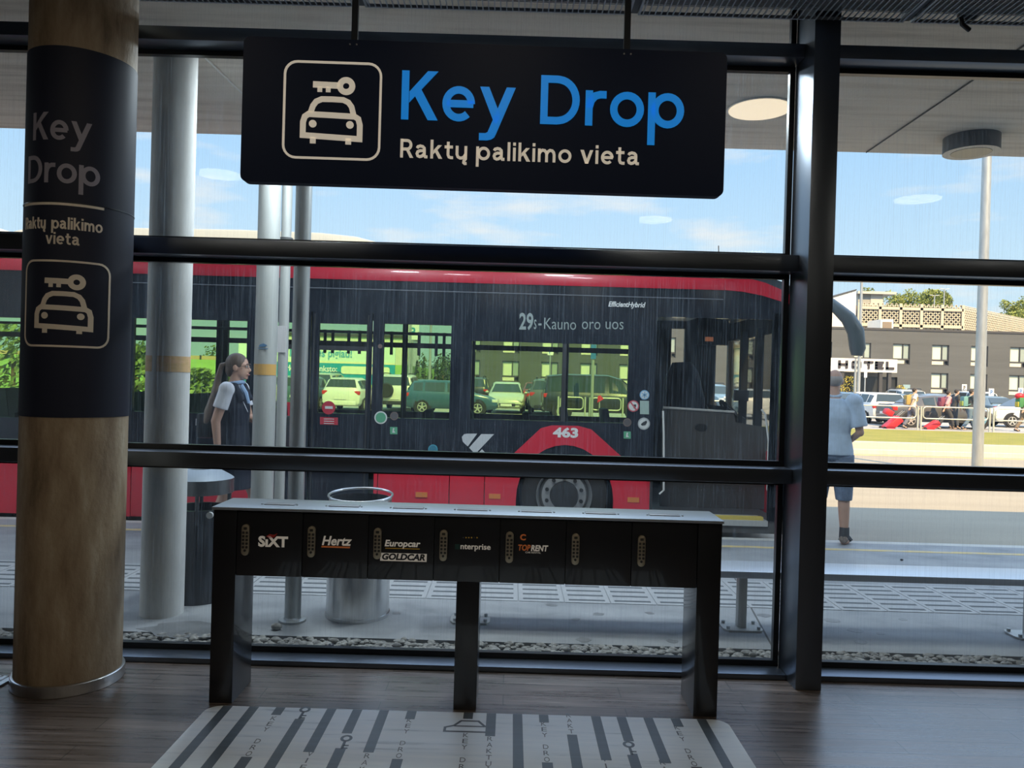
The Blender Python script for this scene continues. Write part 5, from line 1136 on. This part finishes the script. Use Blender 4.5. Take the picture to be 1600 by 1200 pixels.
# railing in hoops
RAILM = mat('railing_paint', (.52, .53, .48), .5, .3)
def hoop(px0, px1, Y, label, pz=.98):
    x0, x1 = FX(px0, Y, 640), FX(px1, Y, 640); zz = .0; r = .14
    t = thing('railing', label, 'railing', ((x0 + x1) / 2, Y, zz), 'hoop railings of the car park')
    for x in (x0, x1): MB().cyl((x, Y, zz), (x, Y, pz + .02), .035, n=12).build('post', RAILM, t)
    pts = [(x0 + .08 + a, Y, c) for a, c in rrect(0, x1 - x0 - .16, .50, pz, r, 5)]
    MB().tube(pts, .026, 8, closed=True).build('hoop', RAILM, t, smooth=True)
    return t
hoop(1322, 1434.5, 31.5, 'grey hoop railing beside the standing man')
hoop(1439.5, 1547, 31.5, 'grey hoop railing behind the second red suitcase')
hoop(1553, 1662, 31.5, 'grey hoop railing at the right edge before the white hatchback')
hoop(872, 914, 30.6, 'grey hoop railing left of the sign post seen through the bus')
hoop(921, 973, 30.6, 'grey hoop railing by the red marker seen through the bus')
hoop(1085, 1165, 31.5, 'grey hoop railing seen past the driver seat')
# walkers
def walker(name_lab, px, Y, ph, H, shirt, pants, skin, hair, extra=None, sl=.6, grp=None, yaw=-90):
    J = dict(STAND); a = .30 * ph
    J.update(knR=(.09, .10 + a * .4, .50), anR=(.09, a, .11), toR=(.09, a + .17, .06), knL=(-.09, .06 - a * .4, .50), anL=(-.09, -a, .12), toL=(-.09, -a + .16, .035), pelvis=(0, 0, .95), chest=(0, .04, 1.26), neck=(0, .07, 1.47), head=(0, .10, 1.61), shL=(-.185, .05, 1.42), shR=(.185, .05, 1.42), elL=(-.22, .05 + .1 * ph, 1.14), elR=(.22, .03 - .12 * ph, 1.14), wrL=(-.22, .14 + .2 * ph, .93), wrR=(.22, .0 - .2 * ph, .90))
    loc = (FX(px, Y, 640), Y, .02)
    r, M = person('person', name_lab, loc, math.radians(yaw), J, dict(skin=skin), voxel=.014, H=H, hands=True)
    moved(torso_shell(J, .0, .93, .022, True, sl), M).build('shirt', shirt, r, voxel=.016)
    moved(trousers_shell(J, 1.9, .016), M).build('trousers', pants, r, voxel=.016)
    h = J['head']; moved(MB().ell((0, h[1] - .025, h[2] + .03), (.084, .10, .095), 14, 10), M).build('hair', hair, r, voxel=.014)
    shoes(r, M, J, SHOE); return r, M, J
def pack(M, label, m, m2, name='backpack', c=(0, -.215, 1.22), size=(.30, .20, .42)):
    o = thing(name, label, 'backpack', M @ V(c)); moved(MB().obox(c, size), M).build('main_bag', m, o, bevel=.05)
    moved(MB().obox((c[0], c[1] - size[1] * .5, c[2] - .08), (.22, .07, .2)), M).build('pocket', m2, o, bevel=.02)
    for e in (-1, 1): moved(MB().tube([(e * .1, c[1] + .09, c[2] + .2), (e * .11, .02, 1.455), (e * .12, .165, 1.36), (e * .13, .165, 1.2), (e * .14, c[1] + .09, c[2] - .15)], .018, 8), M).build('strap', m, o)
    return o
def suitcase(px, py, Y, label, tilt, m, size=(.46, .28, .70)):
    x = FX(px, Y, 660); rt_ = Matrix.Rotation(tilt, 3, 'Y'); sx_, sy_, sz_ = .28 * size[2] / .70, size[0], size[2]
    pivot = V((x, Y, .07)); o = thing('suitcase', label, 'suitcase', pivot); U_ = rt_ @ V((0, 0, 1)); W2 = rt_ @ V((1, 0, 0))
    MB().obox(pivot + U_ * (sz_ / 2 + .03) + W2 * sx_ * .5, (sx_, sy_, sz_), rt_).build('shell', m, o, bevel=.05)
    for k in (-.25, 0, .25): MB().obox(pivot + U_ * (sz_ / 2 + .03) + W2 * sx_ * .5, (sx_ + .012, .05, sz_ * .9), rt_).build('rib', m, o) if k == 0 else None
    for e in (-1, 1):
        MB().lathe([(0, -.02), (.05, -.02), (.05, .02), (0, .02)], (pivot.x, Y + e * sy_ * .4, .052), 'y', 14).build('wheel', RUB, o)
    a = pivot + U_ * sz_ + W2 * .03
    for e in (-.08, .08): MB().tube([a + V((0, e, 0)), a + V((0, e, 0)) + U_ * .40], .010, 6).build('handle_bar', GALV, o)
    MB().tube([a + V((0, -.1, 0)) + U_ * .40, a + V((0, .1, 0)) + U_ * .40], .016, 8).build('handle', CTRIM, o)
    return o
REDB = mat('suitcase_red', (.62, .02, .03), .45); def_ = None
S1 = mat('walker_skin', (.52, .34, .25), .6); DKH = mat('dark_hair', (.03, .022, .018), .7)
LITE = mat('cream_shirt', (.68, .66, .60), .85); GPT = mat('grey_trousers', (.16, .17, .21), .85); DPT = mat('dark_trousers', (.05, .05, .055), .85); JN = mat('blue_jeans', (.12, .18, .24), .85); PINK = mat('pink_shirt', (.62, .32, .34), .85); DKS = mat('dark_shirt', (.05, .055, .06), .85); TANS = mat('tan_shirt', (.46, .36, .20), .85)
Yw = 32.4
_, M1, _ = walker('person in a cream shirt with a yellow backpack pulling the larger red suitcase', 1425, Yw, 1, 1.74, LITE, GPT, S1, DKH)
pack(M1, 'yellow and grey backpack on the person in the cream shirt', mat('mustard_cloth', (.40, .28, .08), .8), mat('grey_cloth', (.16, .16, .15), .8))
suitcase(1379, 668, Yw - .25, 'larger red suitcase tilted on its wheels with a small red bag on top', .86, REDB, (.5, .3, .74))
q = MB(); c_ = P(1388, 645, Yw - .25); q.obox(c_ + V((0, 0, .02)), (.34, .34, .24), Matrix.Rotation(.5, 3, 'Y')); tag(q.build('cabin_bag', REDB, bevel=.05), 'small red bag riding on the larger red suitcase', 'bag')
_, M2, _ = walker('person in a pink and white shirt with a maroon backpack pulling the smaller red suitcase', 1478, Yw + .3, 1, 1.66, PINK, DPT, S1, DKH, sl=1.2)
pack(M2, 'maroon backpack on the person in the pink and white shirt', mat('maroon_cloth', (.20, .05, .09), .8), mat('maroon_cloth', (.2, .05, .09)))
suitcase(1443, 668, Yw, 'smaller red suitcase dragged behind the person in the pink shirt', .98, REDB, (.42, .26, .60))
_, M3, _ = walker('person in dark clothes walking between the pink shirt and the blue jeans', 1491, Yw + .68, -.7, 1.74, DKS, mat('dark_slate_trousers', (.07, .08, .10), .85), S1, DKH)
_, M4, _ = walker('person in a dark top and wide blue jeans striding left of the tall lamp pole', 1514, Yw - .05, -1, 1.74, DKS, JN, S1, DKH)
pack(M4, 'teal and green backpack on the person in blue jeans', mat('teal_cloth', (.14, .30, .30), .8), mat('lime_cloth', (.34, .42, .10), .8))
suitcase(1521, 668, Yw + .6, 'pale blue suitcase hidden partly by the tall lamp pole', .5, mat('suitcase_blue', (.12, .26, .36), .5), (.4, .26, .6))
_, M5, _ = walker('person in a tan shirt at the right edge of the photo walking right', 1601, Yw + .1, 1, 1.78, TANS, mat('walker_shorts', (.2, .15, .1), .85), S1, DKH)
pack(M5, 'green yellow and red backpack at the right edge of the photo', mat('green_cloth', (.06, .22, .08), .8), mat('bright_yellow_cloth', (.6, .45, .05), .8))
q = MB(); c_ = M5 @ V((0, -.22, 1.48)); q.ell(c_, (.2, .16, .14), 12, 8); tag(q.build('rolled_jacket', REDB, smooth=True), 'red rolled jacket on top of the green and yellow backpack', 'jacket')
# lamp poles and signs
def lamp_pole(px, py_base, Y, z1, r0, label, head=True, zb=0, lean=None):
    p_ = P(px, py_base, Y); o = thing('lamp_pole', label, 'lamp pole', (p_.x, Y, zb))
    MB().tube([(p_.x, Y, zb), (p_.x, Y, z1)], [r0, r0 * .7], 16).build('pole', GALV, o, smooth=True)
    if head:
        for e in (-1, 1): MB().obox((p_.x + e * .45, Y, z1 + .06), (.75, .24, .10), Matrix.Rotation(e * -.12, 3, 'Y')).build('lamp_head', LIGHTG, o, bevel=.02)
    return o
yl = G(1527, 737, -.03).y; o = lamp_pole(1531, 600, yl, 9.5, .11, 'tall galvanised lamp pole on the far pavement at right', zb=-.03)
lamp_pole(1344, 520, 57.3, P(1344, 440, 57.3).z, .13, 'distant double headed lamp pole before the hotel sign')
lamp_pole(1475, 470, 132, P(1475, 452, 132).z, .14, 'distant lamp pole rising before the trees', zb=0)
lamp_pole(1460, 470, 138, P(1460, 462, 138).z, .14, 'farther thin lamp pole rising before the trees', zb=0)
def sign_post(px, Y, pyt, pyb, wpx, pw, label, m, txt=None, ptop=None, tm=None):
    c_ = P(px, (pyt + pyb) / 2, Y); hh = (pyb - pyt) * Y / FPX; ww = wpx * Y / FPX
    o = thing('sign_post', label, 'sign', (c_.x, Y, .02)); r_ = pw * Y / FPX / 2
    MB().cyl((c_.x, Y, .02), (c_.x, Y, c_.z + hh / 2), r_, n=12).build('pole', GALV, o)
    pl_ = MB().box(c_.x - ww / 2, c_.x + ww / 2, Y - r_ - .03, Y - r_, c_.z - hh / 2, c_.z + hh / 2).build('sign_plate', m, o)
    if txt: MB().text(txt, wallfr((0, Y - r_ - .034, 0)), c_.x - ww * .22, c_.x + ww * .22, c_.z - hh * .28, h=hh * .56, bold=.03).build('lettering', tm, pl_)
    return o
PBL = mat('parking_blue', (.03, .16, .45), .5)
sign_post(1506, 52.0, 600.5, 612, 7.5, 2, 'white parking sign left of the tall lamp pole', WHITE, 'P', tm=CTRIM)
sign_post(1548, 46.0, 607, 619, 8, 2, 'blue and white parking sign right of the tall lamp pole', WHITE, 'P', tm=PBL)
sign_post(1594, 46.6, 606, 618, 8, 2, 'blue and white parking sign at the right edge', WHITE, 'P', tm=PBL)
sign_post(1352, 50.6, 572, 590, 4.5, 2, 'narrow white sign post under the hotel sign', WHITE)
sign_post(927, 30.2, 538, 561, 8, 5, 'blue and white sign on a thick post seen through the bus', PBL, None)
sign_post(860, 46, 544, 555, 9, 2, 'small blue sign seen through the bus window', WHITE, 'P', tm=PBL)
sign_post(645, 48, 507, 531, 20, 2.5, 'large pale parking sign with a teal letter seen through the bus', mat('pale_sign', (.66, .72, .68), .5), 'P', tm=mat('teal_letter', (.02, .25, .34), .5))
lamp_pole(640, 560, 46, P(640, 470, 46).z, .10, 'pale lamp pole behind the billboard seen through the bus', head=False)
lamp_pole(672, 560, 50, P(672, 470, 50).z, .10, 'pale lamp pole among the conifers seen through the bus', head=False)
lamp_pole(1336, 600, 36.0, P(1336, 560, 36).z, .07, 'thin pale post beside the head of the standing man', head=False)
sm = thing('warning_marker', 'red triangular marker on the barrier seen through the bus', 'marker', P(937, 624, 30.4)); q = MB(); c_ = P(937, 624, 30.4); q.prism([(c_.x - .09, c_.z - .14), (c_.x + .16, c_.z + .02), (c_.x + .02, c_.z + .17), (c_.x - .08, c_.z + .12)], wallfr((0, 30.4, 0)), 0, .03); q.build('plate', REDB, sm)
MB().box(c_.x - .02, c_.x + .02, 30.42, 30.46, .02, c_.z).build('post', GALV, sm)
# hotel
YH = 65.0
HTL = mat('hotel_cladding', (.082, .088, .094), .75, var=.14, vscale=(.10, 1, 1.9)); HGL = mat('hotel_glass', (.30, .36, .34), .12, spec=.6); CURT = mat('hotel_curtain', (.62, .64, .52), .8); HFR = mat('hotel_window_frame', (.05, .05, .055), .6)
hx0, hx1 = FX(712, YH), FX(1800, YH); hz = P(1450, 517.5, YH).z
ht = thing('hotel_building', 'long dark grey two storey hotel with rows of windows', 'building', ((hx0 + hx1) / 2, YH + 6, .02))
wins = []
wxs = [1590 - 61 * k for k in range(-2, 15)]
zU = (P(1468, 571, YH).z, P(1468, 539, YH).z); zL = (P(1468, 615, YH).z, P(1468, 583, YH).z)
ent = (FX(1270, YH), FX(1402, YH))
for k in wxs:
    x = FX(k, YH)
    for z0, z1 in (zU, zL):
        if z0 < 3.2 and ent[0] - 1 < x < ent[1] + .3: continue
        wins.append((x - .72, x + .72, z0, z1))
holes_ = wins + [(ent[0], ent[1], .02, P(1350, 588, YH).z)]
MB().holes(hx0, hx1, .02, hz, YH, YH + .25, holes_).build('facade', HTL, ht)
MB().box(hx0, hx1, YH + .3, YH + 12, .02, hz - .1).build('building_core', HTL, ht)
MB().box(hx0 - .1, hx1, YH - .06, YH + .3, hz - .02, hz + .16).build('parapet', HFR, ht)
for x0, x1, z0, z1 in wins:
    f_ = MB().holes(x0, x1, z0, z1, YH + .08, YH + .16, [(x0 + .05, x0 + .86, z0 + .50, z1 - .05), (x0 + .93, x1 - .05, z0 + .50, z1 - .05), (x0 + .05, x0 + 1.05, z0 + .06, z0 + .38), (x0 + 1.12, x1 - .05, z0 + .06, z0 + .38)]).build('window_frame', HFR, ht)
    MB().box(x0 + .04, x1 - .04, YH + .17, YH + .18, z0 + .45, z1 - .04).build('pane', HGL, f_)
    MB().box(x0 + .12, x0 + .8, YH + .155, YH + .168, z0 + .5, z1 - .25).build('curtain', CURT, f_)
    MB().box(x0 + .05, x0 + 1.06, YH + .12, YH + .15, z0 + .06, z0 + .40).build('spandrel', mat('hotel_spandrel', (.66, .63, .50), .7), f_)
eg = MB().box(ent[0], ent[1], YH + .2, YH + .24, .02, P(1350, 588, YH).z).build('entrance_glass', mat('dark_entrance', (.03, .032, .035), .15), ht)
for k in range(7): x = ent[0] + (ent[1] - ent[0]) * (k + .5) / 7; MB().box(x - .04, x + .04, YH + .12, YH + .2, .02, P(1350, 588, YH).z).build('entrance_mullion', HFR, ht)
a = P(1424, 604, YH); MB().box(FX(1411, YH), FX(1422, YH), YH - .03, YH + .02, .5, P(1416, 601, YH).z).build('blue_door', mat('pale_blue_panel', (.24, .36, .42), .5), ht)
hs = thing('hotel_sign', 'white canopy sign with dark letters over the hotel entrance', 'sign', (FX(1340, 62), 62.5, .02))
HW_ = mat('white_fascia', (.80, .78, .72), .5); zs0, zs1 = P(1350, 581, 62).z, P(1350, 560.5, 62).z
MB().box(FX(1255, 62), FX(1401, 62), 62, 64.9, zs0, zs1).build('fascia', HW_, hs)
hfr = wallfr((0, 61.97, 0)); zA, zB = P(1350, 576.5, 62).z, P(1350, 564, 62).z; wl_2 = .19
def hbox(x0, x1, z0, z1): return [(x0, z0), (x1, z0), (x1, z1), (x0, z1)]
def hlet(parts):
    q = MB()
    for c_ in parts: q.prism(hbox(*c_), hfr, 0, .05)
    return q.build('letter', mat('sign_letter_black', (.035, .03, .04), .6), hs)
def hx(px): return FX(px, 62, 570)
zm = (zA + zB) / 2; t_ = wl_2
x0, x1 = hx(1309.5), hx(1324.5); hlet([(x0, x0 + t_, zA, zB), (x1 - t_, x1, zA, zB), (x0, x1, zm - t_ / 2, zm + t_ / 2)])
x0, x1 = hx(1330.5), hx(1345.5); hlet([(x0, x0 + t_, zA + .08, zB - .08), (x1 - t_, x1, zA + .08, zB - .08), (x0 + .05, x1 - .05, zA, zA + t_), (x0 + .05, x1 - .05, zB - t_, zB)])
x0, x1 = hx(1349.5), hx(1364); hlet([(x0, x1, zB - t_, zB), ((x0 + x1) / 2 - t_ / 2, (x0 + x1) / 2 + t_ / 2, zA, zB)])
x0, x1 = hx(1367), hx(1380.5); hlet([(x0, x0 + t_, zA, zB), (x0, x1, zA, zA + t_), (x0, x1, zB - t_, zB), (x0, x1 - .08, zm - t_ / 2, zm + t_ / 2)])
x0, x1 = hx(1384), hx(1397); hlet([(x0, x0 + t_, zA, zB), (x0, x1, zA, zA + t_)])
for px in (1262, 1318, 1378, 1392): x = hx(px); MB().box(x - .13, x + .13, 62.1, 62.4, .02, zs0).build('canopy_column', HFR, hs)
def bush(px, Y, h, w_, label, m, name='shrub', cone=False, zb=.02, n=420, ls=.16, seed=1):
    rr = random.Random(seed + int(px)); o = thing(name, label, 'shrub' if not cone else 'conifer', (FX(px, Y, 620), Y, zb)); x = FX(px, Y, 620); q = MB()
    for k in range(n):
        t = rr.random(); a = rr.uniform(0, 2 * PI); zz = zb + h * (.06 + .94 * t); rad = (w_ / 2) * ((1 - t) ** .8 if cone else math.sin(PI * (.12 + .82 * t)) ** .7) * rr.uniform(.55, 1.05)
        leaf(q, V((x + rad * math.cos(a), Y + rad * math.sin(a), zz)), ls * rr.uniform(.6, 1.3), rr)
    q.build('foliage', m, o); MB().cyl((x, Y, zb), (x, Y, zb + h * .6), .04 * h ** .5, n=8).build('stem', mat('bark', (.12, .09, .06), .9), o); return o
def leaf(q, c, s, rr):
    a = V((rr.gauss(0, 1), rr.gauss(0, 1), rr.gauss(0, 1))).normalized(); b_ = a.orthogonal().normalized(); d = a.cross(b_)
    q.add([c - b_ * s * .5, c + d * s * .28 + a * s * .08, c + b_ * s * .5, c - d * s * .28 + a * s * .08], [(0, 1, 2, 3)])
LF = [mat('leaf_green', (.10, .16, .035), .7, var=.35, vscale=(.5, .5, .5)), mat('leaf_yellow_green', (.22, .26, .06), .7, var=.3, vscale=(.4, .4, .4)), mat('leaf_dark', (.05, .085, .03), .7, var=.3, vscale=(1, 1, 1)), mat('leaf_bright', (.15, .22, .06), .6, var=.3, vscale=(2, 2, 2)), mat('leaf_gold', (.42, .34, .05), .7, var=.2, vscale=(2, 2, 2))]
bush(1326, 58.3, 2.6, 1.5, 'golden clipped shrub left of the hotel entrance', LF[4], seed=3); bush(1407, 60, 2.0, 1.4, 'golden clipped shrub right of the hotel entrance', LF[4], seed=4)
for i, (px, Y, h, w_, lab) in enumerate(((214, 22.6, 2.3, 1.25, 'leafy bush right of the lettered column seen through the bus'), (312, 22.9, 1.65, 1.25, 'bright leafy bush left of the woman seen through the bus'), (349, 25.6, 1.4, 1.0, 'low bright bush just behind the woman seen through the bus'), (264, 25.0, 2.2, 1.4, 'leafy bush hidden by the slim concrete column'), (20, 24.0, 2.9, 2.2, 'leafy bush at the left edge seen through the bus'))):
    bush(px, Y, h, w_, lab, LF[3], n=900, ls=.24, seed=i * 7, zb=0)
for i, px in enumerate((640, 650, 661, 671, 681, 691, 701)): bush(px, 56 + 1.3 * (i % 2), 2.5 + .3 * (i % 3), .8, 'small dark conifer in the row seen through the bus, %s' % ['leftmost', 'second from left', 'third from left', 'middle one', 'third from right', 'second from right', 'rightmost'][i], LF[2], 'conifer', True, n=300, ls=.2, seed=i)
# billboard seen through the bus
YBd = 47.0; bx0, bx1 = FX(372, YBd, 570), FX(617, YBd, 570); z0, z1, zmid = P(540, 600, YBd).z, P(540, 538, YBd).z, P(540, 565, YBd).z
bb = thing('billboard', 'long pale and teal advertising board beyond the parked cars', 'billboard', ((bx0 + bx1) / 2, YBd, .02))
MB().box(bx0, bx1, YBd, YBd + .15, zmid, z1).build('upper_board', mat('board_mint', (.62, .78, .66), .5), bb); MB().box(bx0, bx1, YBd - .01, YBd + .15, z0, zmid - .12).build('lower_board', mat('board_teal', (.015, .30, .42), .5), bb); MB().box(bx0, bx1, YBd - .012, YBd + .15, zmid - .12, zmid).build('board_stripe', mat('board_cream', (.75, .74, .50), .5), bb)
bbf = wallfr((0, YBd - .02, 0)); TB = mat('board_blue_text', (.10, .38, .52), .5)
def btxt(s_, p0, p1, py, hp_, m, bold=.02): a, b = P(p0, py, YBd), P(p1, py, YBd); MB().text(s_, bbf, a.x, b.x, a.z, h=hp_ * YBd / FPX, d=.004, bold=bold).build('lettering', m, bb)
btxt('to', 392, 404, 556, 11, TB); btxt('il', 447, 456, 556, 11, TB); btxt('ės pigiau!', 494, 550, 557, 12, TB); btxt('an', 391, 402, 578, 9, WHITE); btxt('rk', 447, 458, 579, 9, WHITE); btxt('anksto:', 494, 527, 580, 9, WHITE)
a, b = P(533, 584, YBd), P(609, 574, YBd); MB().prism(rrect(a.x, b.x, a.z, b.z, .14), bbf, 0, .02).build('address_pill', mat('board_pill', (.74, .78, .56), .5), bb)
for px in (390, 500, 605): x = FX(px, YBd, 600); MB().box(x - .08, x + .08, YBd + .02, YBd + .14, .02, z0).build('post', GALV, bb)
wb = thing('warehouse', 'low pale building on the horizon beyond the billboard', 'building', (FX(540, 90, 560), 95, 2.6))
MB().box(FX(440, 90, 540), FX(640, 90, 540), 91, 99, .02, P(540, 526, 91).z).build('walls', mat('pale_cladding', (.60, .60, .52), .7), wb); MB().box(FX(438, 90, 540), FX(642, 90, 540), 90.8, 99.2, P(540, 526, 91).z, P(540, 524, 91).z + .2).build('roof', HFR, wb)
# white block, grey penthouse, lattice car park
wk = thing('white_building', 'plain white block with a sloping top left of the lattice car park', 'building', (FX(1300, 84), 90, .02))
p4 = [P(1225, 520, 84), P(1337, 520, 84), P(1338, 453.5, 84), P(1225, 487, 84)]
MB().prism([(p4[0].x, .02), (p4[1].x, .02), (p4[2].x, p4[2].z), (p4[3].x, p4[3].z)], wallfr((0, 84, 0)), -14, 0).build('walls', HW_, wk)
MB().prism([(p4[2].x, p4[2].z), (p4[2].x, p4[2].z + .12), (p4[3].x, p4[3].z + .12), (p4[3].x, p4[3].z)], wallfr((0, 83.9, 0)), -14.2, 0).build('coping', HFR, wk)
ph = thing('grey_penthouse', 'small grey rooftop block above the lattice car park', 'building', (FX(1360, 124), 127, .02))
a, b = P(1341, 457, 124), P(1379, 479, 124); MB().box(a.x, b.x, 124, 130, .02, a.z - .2).build('walls', mat('grey_render', (.34, .34, .31), .8), ph); MB().box(a.x - .4, b.x + 1.8, 123.2, 130, a.z - .25, a.z + .15).build('roof', mat('roof_light', (.5, .49, .45), .8), ph)
MB().box(a.x + 2, b.x, 123.9, 124, .02, a.z - .3).build('light_wall', mat('pale_render', (.52, .50, .45), .8), ph)
YK = 92.0; kx0, kx1 = FX(1338, YK), FX(1500, YK); kz1 = P(1420, 475, YK).z; kz0 = P(1420, 516, YK).z
kp = thing('lattice_car_park', 'tan lattice clad multi storey car park behind the hotel', 'building', ((kx0 + kx1) / 2, YK + 10, .02))
TANM = mat('tan_lattice', (.52, .47, .37), .7); KD = mat('car_park_dark', (.16, .14, .12), .9)
kx2 = FX(1660, 118)
MB().add([(kx0, YK + .6, .02), (kx1, YK + .6, .02), (kx2, 118.6, .02), (kx0, 118.6, .02), (kx0, YK + .6, kz1 - .3), (kx1, YK + .6, kz1 - .3), (kx2, 118.6, kz1 - .3), (kx0, 118.6, kz1 - .3)], [(0, 1, 2, 3), (4, 5, 6, 7), (0, 1, 5, 4), (1, 2, 6, 5), (2, 3, 7, 6), (3, 0, 4, 7)]).build('core', KD, kp)
def lattice(O, U, L, name):
    q = MB(); f_ = flat(O, U, (0, 0, 1), V(U).cross(V((0, 0, 1)))); n = int(L / .55); H_ = kz1 - kz0 + 2; z_ = kz0 - 2
    for k in range(-int(H_ / .55), n + 1):
        for d in (1, -1):
            a, b = k * .55, k * .55 + H_
            t0, t1 = max(0, a), min(L, b)
            if t1 <= t0: continue
            pts = [(t0, t0 - a), (t1, t1 - a)]
            if d < 0: pts = [(x_, H_ - y_) for x_, y_ in pts]
            q.ribbon([(x_, z_ + y_) for x_, y_ in pts], .12, f_, 0, .08, seg=50)
    return q.build(name, TANM, kp)
lattice((kx0, YK, 0), (1, 0, 0), kx1 - kx0, 'front_lattice')
U2 = (V((kx2, 118, 0)) - V((kx1, YK, 0))); L2 = U2.length; U2.normalize(); lattice((kx1, YK, 0), U2, L2, 'side_lattice')
f_ = wallfr((0, YK - .1, 0))
for k in range(6): x = kx0 + (kx1 - kx0) * k / 5; MB().box(x - .16, x + .16, YK - .25, YK, .02, kz1).build('frame_post', TANM, kp)
for z in (kz0 + .5, kz0 + 2.55): MB().box(kx0, kx1, YK - .25, YK, z - .16, z + .16).build('frame_beam', TANM, kp)
a = P(1386, 507, 80); MB().box(P(1376, 507, 80).x, P(1396, 507, 80).x, 80, 83, .02, P(1386, 499, 80).z).build('stair_head', HW_, kp); MB().box(P(1379, 507, 80).x, P(1393, 507, 80).x, 79.95, 80, .02, P(1386, 503, 80).z).build('stair_door', mat('brown_door', (.25, .20, .16), .7), kp)
# trees: crown of leaves over a trunk
BARK = mat('bark', (.12, .09, .06), .9)
def tree(px, pyt, Y, wpx, label, m, seed, n=1500):
    rr = random.Random(seed); top = P(px, pyt, Y).z; x = FX(px, Y, pyt); wd = wpx * Y / FPX; o = thing('tree', label, 'tree', (x, Y, .02), 'trees on the horizon')
    q = MB(); h = top; cl = []
    for _ in range(26):
        a_ = rr.uniform(0, 2 * PI); t_ = rr.uniform(0, 1); rad = wd * .40 * math.sin(PI * (.15 + .75 * t_)) * rr.uniform(.1, 1); r_ = wd * rr.uniform(.13, .2)
        cl.append((rad * math.cos(a_), rad * math.sin(a_), h - r_ * 1.05 - (1 - t_) * wd * 1.0, r_))
    for k in range(n):
        c_ = rr.choice(cl); d = V((rr.gauss(0, 1), rr.gauss(0, 1), rr.gauss(0, 1))).normalized() * c_[3] * rr.uniform(.6, 1.05)
        leaf(q, V((x + c_[0] + d.x, Y + c_[1] + d.y, max(c_[2] + d.z, h * .15))), wd * .075 * rr.uniform(.6, 1.2), rr)
    q.build('crown', m, o); MB().tube([(x, Y, .02), (x, Y, h * .45), (x, Y, h * .7)], [.28, .2, .08], 8).build('trunk', BARK, o); return o
for i, (px, pyt, Y, w_) in enumerate(((1358, 447, 166, 48), (1398, 452, 150, 50), (1426, 447, 160, 56), (1453, 449, 150, 56), (1478, 453, 161, 50), (1580, 463, 150, 54), (1606, 461, 162, 58))):
    tree(px, pyt, Y, w_, 'yellow green tree behind the lattice car park, ' + ['by the white block', 'second from the white block', 'tallest of the main clump', 'broadest of the main clump', 'rightmost of the main clump', 'alone right of the lamp pole', 'at the right edge'][i], LF[1], 20 + i, 3200)
for i, (px, pyt) in enumerate(((-40, 538), (20, 545), (80, 536), (150, 542), (215, 530), (275, 540), (330, 536), (385, 545), (655, 548), (695, 545), (740, 550))):
    tree(px, pyt, 104 + 7 * (i % 3), 78, 'dark green tree on the horizon seen through the bus, ' + ['far left', 'second from the left', 'third from the left', 'behind the lettered column', 'right of the lettered column', 'behind the slim concrete column', 'left of the woman', 'behind the thick post', 'behind the conifer row at left', 'behind the conifer row at right', 'beside the hotel end'][i], LF[i % 2 * 2], 60 + i, 1500)
wf = thing('field_fence', 'tan panel fence on the lawn beyond the bus at left', 'fence', (FX(250, 92), 92, 2.6))
MB().box(FX(-150, 92), FX(400, 92), 92, 92.1, 2.0, P(320, 556, 92).z).build('panels', mat('fence_tan', (.50, .38, .20), .8), wf)
for k in range(14): x = FX(-150 + k * 42, 91.9); MB().box(x - .08, x + .08, 91.85, 92, 2.0, P(320, 555, 92).z).build('post', HFR, wf)
